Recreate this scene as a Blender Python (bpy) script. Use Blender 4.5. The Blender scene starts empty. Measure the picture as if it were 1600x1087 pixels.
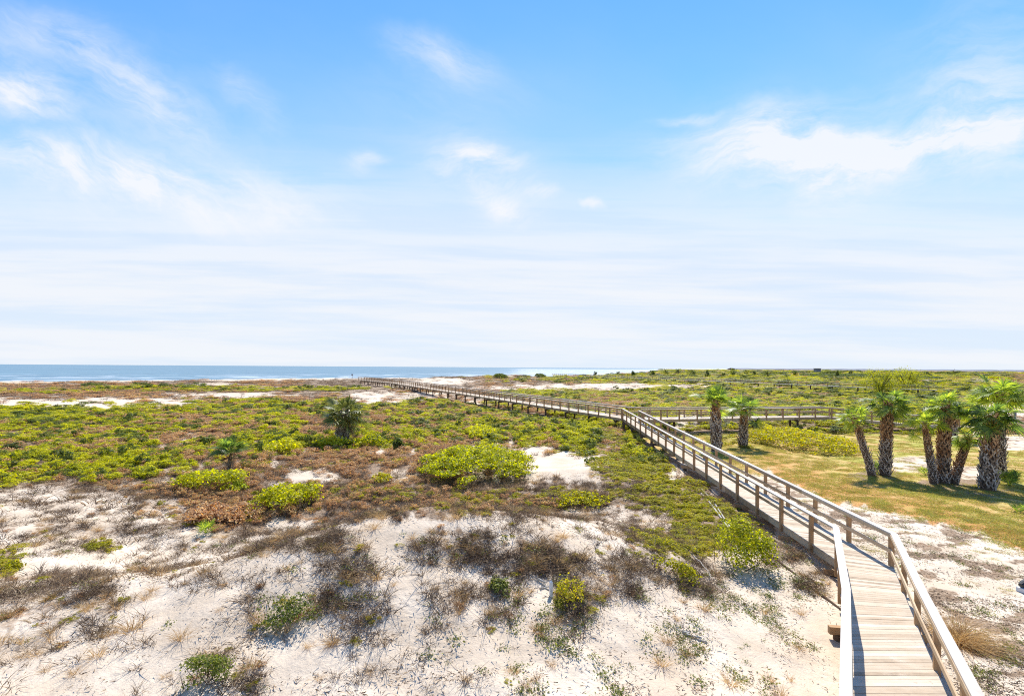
import bpy, math, random
import numpy as np
from mathutils import Vector, Matrix, Quaternion
R = math.radians
rng = np.random.default_rng(11)
random.seed(5)
scene = bpy.context.scene
COL = scene.collection

# ------------------------------------------------------------------ camera
F, CX, HY, ROLL, ZC = 790.0, 800.0, 573.7, 0.0062, 8.0
W0, H0 = 1600.0, 1087.0
cam_d = bpy.data.cameras.new('camera')
cam = bpy.data.objects.new('camera', cam_d); COL.objects.link(cam)
cam.location = (0, 0, ZC)
cam.rotation_euler = (R(90), -ROLL, 0)
cam_d.sensor_width = 36; cam_d.lens = F / W0 * 36
cam_d.shift_y = (HY - H0 / 2) / W0
cam_d.clip_start = 0.1; cam_d.clip_end = 60000
scene.camera = cam
CS, SN = math.cos(ROLL), math.sin(ROLL)

def proj(x, y, z):
    dz = np.asarray(z) - ZC
    d = np.maximum(np.asarray(y), 0.5)
    return CX + F * (x * CS + dz * SN) / d, HY - F * (-x * SN + dz * CS) / d

def ray(px, py):
    cx, cy = (px - CX) / F, (HY - py) / F
    return cx * CS - cy * SN, 1.0, cx * SN + cy * CS

def at(px, py, h):          # point seen at a pixel, h metres below the camera
    r = ray(px, py); d = -h / r[2]
    return Vector((r[0] * d, d, ZC - h))

# ------------------------------------------------------------------ noise + terrain
def hsh(i, j, s):
    v = np.sin(i * 127.1 + j * 311.7 + s * 74.7) * 43758.5453
    return v - np.floor(v)
def vn(x, y, s=0):
    x = np.asarray(x, float); y = np.asarray(y, float)
    i, j = np.floor(x), np.floor(y); u, v = x - i, y - j
    u = u * u * (3 - 2 * u); v = v * v * (3 - 2 * v)
    a, b, c, d = hsh(i, j, s), hsh(i + 1, j, s), hsh(i, j + 1, s), hsh(i + 1, j + 1, s)
    return (a * (1 - u) + b * u) * (1 - v) + (c * (1 - u) + d * u) * v
def fbm(x, y, s=0, o=4):
    r, a, t = 0, 1.0, 0
    for k in range(o):
        r = r + a * vn(x * 2 ** k, y * 2 ** k, s + k * 7.3); t += a; a *= .5
    return r / t
def ss(a, b, x):
    t = np.clip((np.asarray(x, float) - a) / (b - a), 0, 1); return t * t * (3 - 2 * t)

SHORE = np.array([(-4000, -600), (-900, 90), (-207, 232), (-101, 330), (0, 425), (70, 505), (128, 640), (330, 1250), (2700, 9000)], float)
def shore_d(x, y):          # signed distance, positive = seaward
    best = np.full(np.shape(x), 1e9); sg = np.zeros(np.shape(x))
    for (a, b) in zip(SHORE[:-1], SHORE[1:]):
        e = b - a; L = e @ e
        t = np.clip(((x - a[0]) * e[0] + (y - a[1]) * e[1]) / L, 0, 1)
        dx, dy = x - a[0] - t * e[0], y - a[1] - t * e[1]
        d = np.hypot(dx, dy); s = np.sign(e[0] * dy - e[1] * dx)
        m = d < best; best = np.where(m, d, best); sg = np.where(m, s, sg)
    return best * sg

def ter(x, y):
    x = np.asarray(x, float); y = np.asarray(y, float)
    d = np.hypot(x, y)
    z = 1.25 + 0 * x
    right = ss(10.2, 14, x) * (1 - ss(58, 72, y))
    z = z - .6 * right
    near_r = np.exp(-(((x - 9.0) / 4.5) ** 2 + ((y - 11) / 8) ** 2))
    z = z - .45 * near_r * (1 - right * .7)
    # foreground dune
    q = (x + 2.5) * .966 + (y - 15.2) * .26; p = -(x + 2.5) * .26 + (y - 15.2) * .966
    z = z + 2.6 * np.exp(-(q / 7.0) ** 2 - (np.where(p > 0, p / 2.9, p / 4.2)) ** 2) - .45 * np.exp(-(q / 8) ** 2 - ((p - 7) / 3.0) ** 2)
    z = z + .5 * np.exp(-((x + 12) / 5) ** 2 - ((y - 13) / 3.5) ** 2)
    z = z - .7 * np.exp(-((x + 11) / 6) ** 2 - ((y - 21) / 5) ** 2)
    z = z + .55 * np.exp(-((x - 3.5) / 3.0) ** 2 - ((y - 19.5) / 3.0) ** 2)
    z = z + .45 * np.exp(-((x - 5.2) / 3) ** 2 - ((y - 31) / 6) ** 2)
    soft = 1 - right * .85
    z = z + (fbm(x / 14, y / 14, 3) - .5) * .9 * soft * ss(8, 26, d)
    z = z + (fbm(x / 4.5, y / 4.5, 9) - .5) * (.45 + .35 * (1 - ss(24, 45, d))) * (.3 + .7 * soft)
    z = z + (fbm(x / 1.1, y / 1.1, 17, 3) - .5) * .17 * (1 - ss(40, 90, d)) * (.35 + .65 * soft)
    sd = shore_d(x, y)
    dune = np.exp(-((sd + 70) / 38) ** 2)
    z = z + dune * (fbm(x / 22, y / 22, 31, 3) * np.where(x < -45, 2.2, 3.2) - np.where(x < -45, 1.5, 1.0)) * ss(90, 150, y)
    z = z + (fbm(x / 120, y / 120, 41, 3) - .45) * 1.0 * ss(140, 300, d)
    z = z - .9 * ss(.0, .12, x / np.maximum(y, 1)) * ss(78, 120, y) * (1 - ss(380, 600, d))
    fx, fy = x - 12.5, y - 57.0
    z = z - .55 * ss(0, 12, -fx * .437 + fy * .898) * np.exp(-((fx * .898 + fy * .437) / 6.0) ** 2) * (1 - ss(110, 140, y))
    z = np.where(sd > -38, z * (1 - ss(-38, -8, sd)) + (-1.2) * ss(-38, -8, sd), z)
    z = np.where(sd > -12, z - ss(-12, 30, sd) * 3.2, z)
    return z

def ground_at(px, py, it=12):
    r = ray(px, py); z = 1.2
    for _ in range(it):
        d = (z - ZC) / r[2]
        z = .5 * z + .5 * float(ter(r[0] * d, d))
    d = (z - ZC) / r[2]
    return Vector((r[0] * d, d, float(ter(r[0] * d, d))))

# ------------------------------------------------------------------ vegetation zones (by where the ground is seen)
ZG = [(120,722,175,25,1),(20,742,70,16,.8),(330,700,60,10,.6),(60,655,130,15,.85),(150,640,120,8,.6),(330,640,130,13,.6),(470,640,190,14,.6),
      (510,692,110,12,.9),(425,697,60,13,.9),(590,690,80,12,.9),(690,668,140,22,.75),(790,672,120,22,.85),(880,660,100,20,.6),
      (620,640,110,14,.6),(760,640,90,12,.6),(350,608,230,4,.5),(60,612,90,3,.4),(860,614,80,7,.9),(1160,590,360,14,.55),(1000,620,180,8,.5),
      (1300,620,160,12,.6),(1450,590,120,10,.7),(250,668,130,8,.5)]
ZR = [(540,738,230,26,.6),(720,786,220,14,.45),(330,775,130,36,.5),(480,800,120,18,.45),(80,735,140,10,.5),(90,693,110,20,.95),(40,674,70,16,.8),(250,662,160,15,.75),(430,662,140,20,.8),(520,716,150,14,.75),(590,665,140,18,.55),(340,803,48,24,.8),
      (290,712,80,12,.6),(330,625,330,9,.4),(620,628,120,14,.4),(830,640,110,14,.5),(945,622,90,10,.6),(1230,622,120,10,.5),(700,615,120,8,.5),
      (120,608,200,8,.5),(420,745,120,14,.5),(560,775,130,12,.4),(1000,632,100,8,.5),(200,745,150,10,.4)]
ZY = [(1128,806,46,34,.85),(1160,835,30,22,.6),(1085,812,48,38,.85),(1112,842,45,26,.7),(1060,850,60,26,.45),(850,690,60,12,.5),(800,782,110,16,.45),(1090,765,30,20,.7),(960,688,110,30,.75),(930,680,100,20,.6),(1000,728,75,40,.95),(1045,775,50,32,.8),(1075,800,40,30,.6),(880,672,90,12,.5),(1060,625,230,14,.6),(1240,668,210,13,.9),
      (1430,672,60,8,.7),(1130,670,70,12,.7),(1140,688,70,10,.6),(1020,760,70,20,.7),(1010,850,40,22,.4),(740,790,50,14,.35),(900,940,38,30,.5),(900,775,80,12,.4),
      (600,772,80,12,.35),(150,855,30,8,.5),(12,880,22,18,.5),(1250,640,300,20,.4)]
ZD = [(1005,688,24,14,.8),(1045,716,28,16,.8),(1085,748,28,18,.8),(1128,782,30,18,.8),(1178,826,30,18,.8),(1226,864,32,20,.8),(1276,908,34,22,.7),(120,770,160,40,.3),(1150,830,60,30,.5),(640,775,440,36,.8),(130,775,230,40,.6),(330,735,330,30,.5),(300,790,330,40,.4),(560,790,300,22,.55),(600,1010,330,60,.07),(330,960,330,110,.08),(900,860,260,60,.2),(85,945,95,48,.85),(60,850,120,20,.5),(170,820,170,22,.55),(40,1025,70,35,.55),(470,955,90,50,.55),(555,882,48,30,.5),(565,945,50,45,.5),
      (740,855,100,34,.65),(835,872,95,36,.95),(905,925,55,45,.8),(970,890,55,45,.7),(1085,905,60,34,.7),(1030,850,70,28,.5),(400,1065,30,22,.8),
      (775,955,36,30,.6),(870,800,190,18,.5),(760,788,230,17,.75),(430,842,130,22,.75),(300,850,80,16,.5),(280,765,110,22,.5),(500,755,200,18,.55),
      (90,760,120,14,.7),(720,930,60,30,.35),(330,905,60,20,.3),(650,850,60,20,.25),(1060,820,60,25,.4),(250,880,60,16,.3),(940,735,60,14,.25),
      (340,625,340,5,.45),(250,606,260,8,.75),(460,603,160,6,.6),(740,586,90,6,.6),(860,588,70,5,.7)]
ZS = [(1285,915,50,40,1),(1240,880,40,26,.8),(1255,905,60,40,.9),(1400,850,200,60,.35),(1000,1000,260,90,.5),(1140,960,140,90,.6),(850,960,80,60,.4),(1560,1030,60,50,.8),(1450,880,150,50,.35),(1290,900,40,40,.8),(1540,940,80,50,.5),(1210,900,60,20,.6)]
ZSAND = [(1060,603,110,5,.9),(1330,592,90,2.5,.6),(1490,594,70,4,.8),(1575,638,50,18,.85),(760,606,50,4,.6),(420,606,60,3,.5),(150,630,190,8,.85),(385,618,110,4,.9),(600,622,60,11,.9),(665,618,50,5,.8),(690,596,65,5,1),(640,600,40,5,.7),(480,744,48,13,.9),(615,744,40,11,.9),(878,722,46,17,.95),(842,704,24,8,.9),(905,742,30,8,.7),
         (950,604,110,6,1),(840,606,70,5,.8),(140,795,170,22,.55),(40,770,70,14,.4),(330,601,50,2.5,.6),(1200,604,40,4,.7),(930,700,40,12,.4),(380,832,60,8,.2)]

def zone(Z, u, v, n, pad=.0):
    r = np.zeros(np.shape(u))
    for e in Z:
        q = np.hypot((u - e[0]) / e[2], (v - e[1]) / e[3]) + n
        r = np.maximum(r, e[4] * (1 - ss(.7, 1.2, q)))
    return r

def edge_y(u):              # lower edge of the lawn as seen right of the boardwalk
    return np.interp(u, [1100, 1200, 1330, 1450, 1600, 1800], [720, 748, 792, 815, 862, 930])

def fields(x, y, z=None):
    if z is None: z = ter(x, y)
    u, v = proj(x, y, z); u = np.clip(u, -120, 1720)
    d = np.hypot(x, y)
    s = np.clip(d * .045, .5, 60)
    n = (fbm(x / s, y / s, 51, 3) - .5) * 1.0 + (fbm(x / (s * .28), y / (s * .28), 57, 3) - .5) * .9
    right = (x > 13.3) & (y < 58) & (y > 2) | (x > 9.6 + (y < 15) * (y - 12) * .45) & (y <= 17) & (x > .62 * (y + 2.5) + 1.6)
    g, r_, yy, dd, sp, sand = (zone(Z, u, v, n) for Z in (ZG, ZR, ZY, ZD, ZS, ZSAND))
    lawn = np.where(right & (y > 14), ss(-10, 14, edge_y(u) + n * 30 - v) * ss(655, 675, v + n * 14), 0)
    lawn = lawn * (1 - np.maximum(zone([(1590, 692, 60, 12, .9), (1425, 725, 40, 14, .7), (1505, 742, 40, 14, .8)], u, v, n), 0))
    mid = ss(628, 640, v + n * 20) * (1 - ss(690, 735, v + n * 50)) * (~right)
    far = (1 - ss(622, 634, v + n * 14)) * ss(0, 25, -shore_d(x, y) - 40)
    k = .5 + (fbm(x / (s * 3.4), y / (s * 3.4), 77, 4) - .5) * 1.35
    g = np.maximum(g, mid * ss(.5, .62, k) * .8); r_ = np.maximum(r_, mid * ss(.56, .42, k) * .7); dd = np.maximum(dd, mid * .22)
    fr = far * ss(.1, .3, x / np.maximum(y, 1) + n * .1)
    g = np.maximum(g, fr * ss(.45, .6, k)); r_ = np.maximum(r_, fr * .55 * ss(.52, .4, k)); yy = np.maximum(yy, fr * ss(.5, .4, k) * .6)
    dd = np.maximum(dd, far * .6); r_ = np.maximum(r_, far * .3 * ss(.45, .6, k))
    keep = 1 - sand
    nolawn = 1 - lawn
    g, r_, yy, dd = g * keep * nolawn, r_ * keep * nolawn, yy * keep * np.where(v < 705, 1 - lawn * .6, nolawn), dd * (1 - sand * .85) * nolawn
    g = np.where(right & (v > 705), g * 0, g); r_ = np.where(right, r_ * .25, r_); dd = np.where(right, dd * .1, dd)
    yy = np.where(right & (v > 705), 0, yy)
    return u, v, d, n, right, g, r_, yy, dd, sp, sand, lawn

# ------------------------------------------------------------------ node helpers
class NT:
    def __init__(s, tree): s.t = tree; s.n = tree.nodes; s.l = tree.links
    def new(s, typ, **kw):
        nd = s.n.new(typ)
        for k, v in kw.items(): setattr(nd, k, v)
        return nd
    def put(s, sock, v):
        if isinstance(v, bpy.types.NodeSocket): s.l.new(v, sock)
        elif v is not None:
            try: sock.default_value = v
            except Exception: sock.default_value = tuple(v) + (1,) if len(v) == 3 else v[:3]
    def m(s, op, a, b=None, c=None, clamp=False):
        nd = s.new('ShaderNodeMath', operation=op); nd.use_clamp = clamp
        for i, v in enumerate((a, b, c)): s.put(nd.inputs[i], v)
        return nd.outputs[0]
    def vm(s, op, a, b=None, sc=None):
        nd = s.new('ShaderNodeVectorMath', operation=op)
        s.put(nd.inputs[0], a)
        if b is not None: s.put(nd.inputs[1], b)
        if sc is not None: s.put(nd.inputs['Scale'], sc)
        return nd.outputs['Value'] if op in ('LENGTH', 'DOT_PRODUCT') else nd.outputs[0]
    def mix(s, f, a, b, blend='MIX'):
        nd = s.new('ShaderNodeMix', data_type='RGBA', blend_type=blend)
        s.put(nd.inputs['Factor'], f)
        s.put(nd.inputs[6], a if isinstance(a, bpy.types.NodeSocket) else tuple(a) + (1,) * (4 - len(a)))
        s.put(nd.inputs[7], b if isinstance(b, bpy.types.NodeSocket) else tuple(b) + (1,) * (4 - len(b)))
        return nd.outputs[2]
    def noise(s, vec, scale, detail=4, rough=.55, dist=0, dim='3D', lac=2.0):
        nd = s.new('ShaderNodeTexNoise', noise_dimensions=dim)
        if vec is not None: s.l.new(vec, nd.inputs['Vector'])
        for k, v in (('Scale', scale), ('Detail', detail), ('Roughness', rough), ('Distortion', dist), ('Lacunarity', lac)): s.put(nd.inputs[k], v)
        return nd.outputs['Fac']
    def sst(s, a, b, x):
        nd = s.new('ShaderNodeMapRange', interpolation_type='SMOOTHSTEP')
        s.put(nd.inputs[0], x); nd.inputs[1].default_value = a; nd.inputs[2].default_value = b
        return nd.outputs[0]
    def ramp(s, f, stops):
        nd = s.new('ShaderNodeValToRGB'); s.put(nd.inputs[0], f); e = nd.color_ramp.elements
        while len(e) < len(stops): e.new(.5)
        for el, (p, c) in zip(e, stops): el.position = p; el.color = tuple(c) + (1,)
        return nd.outputs[0]

def material(name):
    m = bpy.data.materials.new(name); m.use_nodes = True
    t = NT(m.node_tree); t.n.clear()
    out = t.new('ShaderNodeOutputMaterial')
    return m, t, out

def principled(t, out, color, rough=.7, spec=.3, bump=None, bstr=.3, bdist=.02, **kw):
    p = t.new('ShaderNodeBsdfPrincipled')
    t.put(p.inputs['Base Color'], color if isinstance(color, bpy.types.NodeSocket) else tuple(color) + (1,))
    t.put(p.inputs['Roughness'], rough); p.inputs['Specular IOR Level'].default_value = spec
    for k, v in kw.items(): t.put(p.inputs[k], v)
    if bump is not None:
        b = t.new('ShaderNodeBump'); t.put(b.inputs['Height'], bump); b.inputs['Strength'].default_value = bstr; b.inputs['Distance'].default_value = bdist
        t.l.new(b.outputs[0], p.inputs['Normal'])
    t.l.new(p.outputs[0], out.inputs[0]); return p

def leaf_mat(name, stops, trans=.4, rough=.55, spec=.25, tint=1.3, gain=1.0):
    m, t, out = material(name)
    gi = t.new('ShaderNodeNewGeometry'); oi = t.new('ShaderNodeObjectInfo')
    f = t.m('ADD', t.m('MULTIPLY', gi.outputs['Random Per Island'], .64), t.m('MULTIPLY', oi.outputs['Random'], .36))
    c = t.ramp(f, [(p_, tuple(min(.78, v_ * gain) for v_ in c_)) for p_, c_ in stops])
    p = t.new('ShaderNodeBsdfPrincipled'); t.l.new(c, p.inputs['Base Color'])
    p.inputs['Roughness'].default_value = rough; p.inputs['Specular IOR Level'].default_value = spec
    tr = t.new('ShaderNodeBsdfTranslucent'); hv = t.new('ShaderNodeHueSaturation'); hv.inputs['Value'].default_value = tint; hv.inputs['Saturation'].default_value = 1.1
    t.l.new(c, hv.inputs['Color']); t.l.new(hv.outputs[0], tr.inputs['Color'])
    mx = t.new('ShaderNodeMixShader'); mx.inputs[0].default_value = trans
    t.l.new(p.outputs[0], mx.inputs[1]); t.l.new(tr.outputs[0], mx.inputs[2]); t.l.new(mx.outputs[0], out.inputs[0])
    return m

M = {}
M['green'] = leaf_mat('shrub leaves', [(0, (.07, .085, .012)), (.3, (.215, .225, .016)), (.65, (.41, .395, .022)), (1, (.53, .46, .045))], .56, tint=1.5, gain=1.35)
M['dark_green'] = leaf_mat('dark shrub leaves', [(0, (.035, .05, .015)), (.5, (.09, .115, .022)), (1, (.22, .23, .04))], .5, tint=1.4, gain=1.35)
M['rust'] = leaf_mat('rust shrub leaves', [(0, (.09, .06, .042)), (.3, (.26, .165, .105)), (.55, (.52, .27, .09)), (.75, (.50, .37, .22)), (1, (.46, .40, .09))], .48, tint=1.45, gain=1.2)
M['yellow'] = leaf_mat('yellow beach plant leaves', [(0, (.09, .09, .015)), (.35, (.28, .27, .02)), (.75, (.43, .39, .035)), (1, (.48, .30, .06))], .54, tint=1.45, gain=1.15)
M['dry'] = leaf_mat('dry grass stems', [(0, (.03, .022, .018)), (.4, (.115, .078, .055)), (.72, (.28, .195, .12)), (1, (.50, .385, .23))], .25, .8, .1)
M['straw'] = leaf_mat('tan straw grass', [(0, (.24, .15, .065)), (.5, (.50, .33, .15)), (1, (.66, .50, .27))], .45, .7, .15)
M['sprig'] = leaf_mat('green sprig leaves', [(0, (.08, .10, .02)), (.6, (.20, .22, .04)), (1, (.33, .33, .06))], .35)
M['lawn'] = leaf_mat('lawn grass blades', [(0, (.28, .17, .06)), (.35, (.44, .33, .10)), (.65, (.33, .37, .06)), (1, (.52, .46, .15))], .45)
M['twig'] = leaf_mat('bare twigs', [(0, (.04, .03, .025)), (1, (.16, .12, .09))], .0, .8, .1)
M['palm'] = leaf_mat('palm fronds', [(0, (.03, .05, .016)), (.4, (.085, .125, .028)), (.75, (.22, .26, .035)), (1, (.42, .43, .07))], .55, .42, .35, 1.55, 1.8)
M['palm_dark'] = leaf_mat('dark palm fronds', [(0, (.03, .04, .014)), (.4, (.09, .105, .024)), (.8, (.21, .215, .045)), (1, (.42, .40, .15))], .42, .4, .45, 1.3, 1.3)
M['dead_frond'] = leaf_mat('dead palm fronds', [(0, (.10, .07, .045)), (1, (.30, .22, .13))], .25, .7, .2)
M['bough'] = leaf_mat('willowy foliage', [(0, (.20, .22, .02)), (.5, (.42, .43, .03)), (1, (.55, .52, .07))], .5, tint=1.4, gain=.85)

def wood_mat(name, stops, grain=6, rough=.75, spec=.25, axis=None, island=.6):
    m, t, out = material(name)
    gi = t.new('ShaderNodeNewGeometry'); tc = t.new('ShaderNodeTexCoord')
    n1 = t.noise(tc.outputs['Object'], grain, 5, .65)
    mp = t.new('ShaderNodeMapping'); mp.inputs['Scale'].default_value = axis or (30, 30, 3); t.l.new(tc.outputs['Object'], mp.inputs[0])
    n2 = t.noise(mp.outputs[0], 1.0, 3, .6)
    f = t.m('ADD', t.m('MULTIPLY', gi.outputs['Random Per Island'], island), t.m('ADD', t.m('MULTIPLY', n1, .45), t.m('MULTIPLY', n2, .35)))
    f = t.m('MULTIPLY', t.m('SUBTRACT', f, .3), 1.25)
    c = t.ramp(f, stops)
    principled(t, out, c, rough, spec, n2, .25, .01)
    return m
M['deck'] = wood_mat('deck boards', [(0, (.25, .18, .115)), (.25, (.43, .33, .225)), (.6, (.54, .44, .32)), (1, (.65, .56, .45))], 2.2, .7, .3, (3, 25, 3), .55)
def sandy_deck():
    m = M['deck']; t = NT(m.node_tree); p = [n for n in t.n if n.type == 'BSDF_PRINCIPLED'][0]
    src = p.inputs['Base Color'].links[0].from_socket; tc = t.new('ShaderNodeTexCoord')
    n = t.noise(tc.outputs['Object'], 1.3, 6, .7); n2 = t.noise(tc.outputs['Object'], 60, 2, .5)
    f = t.m('MULTIPLY', t.sst(.50, .70, n), t.sst(.38, .6, n2))
    k = t.m('MULTIPLY', t.sst(.62, .70, t.noise(tc.outputs['Object'], 5.5, 3, .6)), .45)
    t.l.new(t.mix(k, t.mix(t.m('MULTIPLY', f, .7), src, (.66, .57, .46)), (.30, .23, .16)), p.inputs['Base Color'])
sandy_deck()
M['post'] = wood_mat('rail post timber', [(0, (.19, .105, .05)), (.5, (.38, .23, .115)), (1, (.52, .35, .19))], 5, .75, .2, (40, 40, 4))
M['rail'] = wood_mat('weathered rail timber', [(0, (.22, .145, .085)), (.5, (.45, .315, .18)), (1, (.60, .46, .30))], 4, .6, .3, (6, 6, 25))
M['cap'] = wood_mat('pale rail cap', [(0, (.33, .27, .21)), (.5, (.51, .445, .365)), (1, (.64, .585, .51))], 4, .55, .38, (6, 6, 25))
M['pile'] = wood_mat('dark piling timber', [(0, (.045, .03, .022)), (.5, (.10, .065, .042)), (1, (.19, .12, .07))], 5, .8, .2, (40, 40, 4))
M['drift'] = wood_mat('bleached driftwood', [(0, (.30, .26, .21)), (1, (.62, .58, .5))], 8, .8, .2, (30, 30, 30))
M['boot'] = wood_mat('palm trunk leaf bases', [(0, (.05, .036, .028)), (.3, (.18, .13, .10)), (.65, (.38, .30, .235)), (1, (.58, .50, .42))], 4, .85, .15, (20, 20, 8), .9)
M['core'] = wood_mat('palm trunk core', [(0, (.05, .034, .025)), (1, (.19, .125, .08))], 8, .9, .1, (20, 20, 8))
M['boot_red'] = wood_mat('fresh red brown leaf bases', [(0, (.09, .045, .025)), (.5, (.32, .165, .08)), (1, (.56, .37, .22))], 4, .8, .2, (20, 20, 8), .9)
def plain(name, c, rough=.6, spec=.3):
    m, t, out = material(name)
    tc = t.new('ShaderNodeTexCoord'); n = t.noise(tc.outputs['Object'], 9, 4)
    principled(t, out, t.mix(n, tuple(v * .75 for v in c), tuple(min(1, v * 1.2) for v in c)), rough, spec); return m
M['white'] = plain('white painted', (.72, .73, .74), .5); M['black'] = plain('black casing', (.015, .015, .017), .4, .5)
M['far_wall'] = plain('distant grey wall', (.2, .21, .24), .8)

# ------------------------------------------------------------------ object helpers
def tag(o, label=None, cat=None, group=None, kind=None):
    if label: o['label'] = label
    if cat: o['category'] = cat
    if group: o['group'] = group
    if kind: o['kind'] = kind
    return o
def link(name, me, parent=None, loc=None):
    o = bpy.data.objects.new(name, me); COL.objects.link(o)
    if parent is not None: o.parent = parent
    if loc is not None: o.location = loc
    return o
def empty(name, loc=(0, 0, 0)):
    o = bpy.data.objects.new(name, None); COL.objects.link(o); o.location = loc; o.empty_display_size = .2; return o

class MB:
    def __init__(s): s.v = []; s.f = []; s.k = 0
    def add(s, V, Fc):
        V = np.asarray(V, float).reshape(-1, 3); s.v.append(V)
        Fc = [tuple(int(i) + s.k for i in f) for f in Fc]; s.f += Fc; s.k += len(V)
    def box(s, c, sx, sy, sz, rot=0.0, M3=None):
        V = np.array([(a, b, d) for d in (-.5, .5) for b in (-.5, .5) for a in (-.5, .5)]) * (sx, sy, sz)
        if M3 is None:
            cr, sr = math.cos(rot), math.sin(rot); M3 = np.array([[cr, -sr, 0], [sr, cr, 0], [0, 0, 1]])
        s.add(V @ np.asarray(M3).T + np.asarray(c), [(0, 2, 3, 1), (4, 5, 7, 6), (0, 1, 5, 4), (2, 6, 7, 3), (0, 4, 6, 2), (1, 3, 7, 5)])
    def hexa(s, a):         # 8 corners: bottom 4, top 4
        s.add(a, [(3, 2, 1, 0), (4, 5, 6, 7), (0, 1, 5, 4), (1, 2, 6, 5), (2, 3, 7, 6), (3, 0, 4, 7)])
    def tube(s, pts, rad, n=8, cap=True):
        pts = [np.asarray(p, float) for p in pts]; rad = rad if hasattr(rad, '__len__') else [rad] * len(pts)
        V = []
        for i, p in enumerate(pts):
            t = pts[min(i + 1, len(pts) - 1)] - pts[max(i - 1, 0)]; t /= np.linalg.norm(t) + 1e-9
            a = np.cross(t, (0, 0, 1) if abs(t[2]) < .9 else (1, 0, 0)); a /= np.linalg.norm(a); b = np.cross(t, a)
            V += [p + rad[i] * (math.cos(2 * math.pi * k / n) * a + math.sin(2 * math.pi * k / n) * b) for k in range(n)]
        Fc = [(i * n + k, i * n + (k + 1) % n, (i + 1) * n + (k + 1) % n, (i + 1) * n + k) for i in range(len(pts) - 1) for k in range(n)]
        if cap: Fc += [tuple(range(n))[::-1], tuple(range((len(pts) - 1) * n, len(pts) * n))]
        s.add(V, Fc)
    def mesh(s, name, mat):
        me = bpy.data.meshes.new(name); me.from_pydata(np.concatenate(s.v).tolist(), [], s.f); me.materials.append(mat); me.update(); return me
    def build(s, name, mat, parent=None, off=None):
        if off is not None: s.v = [v - np.asarray(off) for v in s.v]
        return link(name, s.mesh(name, mat), parent)

def fast_mesh(name, V, quads, mat, smooth=False):
    V = np.asarray(V, np.float32).reshape(-1, 3); Q = np.asarray(quads, np.int32).reshape(-1, 4)
    me = bpy.data.meshes.new(name)
    me.vertices.add(len(V)); me.vertices.foreach_set('co', V.ravel())
    me.loops.add(Q.size); me.loops.foreach_set('vertex_index', Q.ravel())
    me.polygons.add(len(Q)); me.polygons.foreach_set('loop_start', np.arange(0, Q.size, 4, dtype=np.int32))
    if smooth: me.polygons.foreach_set('use_smooth', np.ones(len(Q), bool))
    me.update(calc_edges=True)
    if not isinstance(mat, (list, tuple)): mat = [mat]
    for m_ in mat: me.materials.append(m_)
    return me

def unit(v): return v / (np.linalg.norm(v, axis=-1, keepdims=True) + 1e-9)

def leaves(P, N, size, rg, aspect=.55, up=.5):
    """leaf shaped quads at P, facing roughly N"""
    n = len(P)
    t = unit(rg.normal(size=(n, 3)) + np.array([0, 0, up]))
    nn = unit(N * .8 + rg.normal(size=(n, 3)) * .6 + np.array([0, 0, .45]))
    t = unit(t - (t * nn).sum(1, keepdims=True) * nn); b = np.cross(nn, t)
    L = (size * rg.uniform(.6, 1.35, n))[:, None]; w = L * aspect * .5
    V = np.stack([P - t * L * .5, P - t * L * .05 + b * w, P + t * L * .5 + nn * L * .08, P - t * L * .05 - b * w], 1)
    return V.reshape(-1, 3)
def quads_of(nv): return np.arange(nv, dtype=np.int32).reshape(-1, 4)

def blades(P, D, L, w, rg, bend=.5, seg=2):
    """curved tapering blades from P along D"""
    n = len(P); D = unit(D)
    side = unit(np.cross(D, rg.normal(size=(n, 3)))); out = unit(np.stack([D[:, 0], D[:, 1], 0 * D[:, 0]], 1) + 1e-6) * 1.0
    rows = []
    for k in range(seg + 1):
        s_ = k / seg
        p = P + D * (L * s_)[:, None] + (out * .7 + np.array([0, 0, -.7])) * (L * bend * s_ * s_)[:, None]
        ww = (w * (1 - s_ * .85))[:, None]
        rows.append(np.stack([p - side * ww * .5, p + side * ww * .5], 1))
    V = np.stack(rows, 1)                                  # n, seg+1, 2, 3
    base = np.arange(n)[:, None] * (seg + 1) * 2
    Q = np.concatenate([base + np.array([[2 * k, 2 * k + 1, 2 * k + 3, 2 * k + 2]]) for k in range(seg)], 0)
    return V.reshape(-1, 3), Q

def lobed(rg, nl, n, rx, ry, h, leaf, lobe=.33, flat=.5, aspect=.6):
    """leaf clumps spread over an uneven mound"""
    a = rg.uniform(0, 2 * np.pi, nl); r = np.sqrt(rg.uniform(0, 1, nl))
    c = np.stack([r * np.cos(a) * (1 - lobe * .6), r * np.sin(a) * (1 - lobe * .6), np.sqrt(np.maximum(0, 1 - r * r)) ** flat * rg.uniform(.45, .95, nl)], 1)
    k = rg.integers(0, nl, n); lr = lobe * rg.uniform(.6, 1.25, nl)
    d = unit(rg.normal(size=(n, 3))); d[:, 2] = np.where(rg.uniform(size=n) < .72, np.abs(d[:, 2]), d[:, 2])
    P = c[k] + d * (lr[k] * rg.uniform(.55, 1.0, n))[:, None] * (1, 1, .8)
    P = P * (rx, ry, h); P[:, 2] = np.maximum(P[:, 2], .02)
    nl_ = unit(d * (1 / rx, 1 / ry, 1 / h))
    return leaves(P, nl_, leaf, rg, aspect)

def join(parts):            # [(V,Q,mat index)] -> V,Q,idx
    V, Q, I, k = [], [], [], 0
    for v, q, i in parts:
        V.append(v); Q.append(np.asarray(q) + k); I.append(np.full(len(q), i, np.int32)); k += len(v)
    return np.concatenate(V), np.concatenate(Q), np.concatenate(I)
def multi(name, parts, mats):
    V, Q, I = join(parts); me = fast_mesh(name, V, Q, mats); me.polygons.foreach_set('material_index', I); return me

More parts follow.
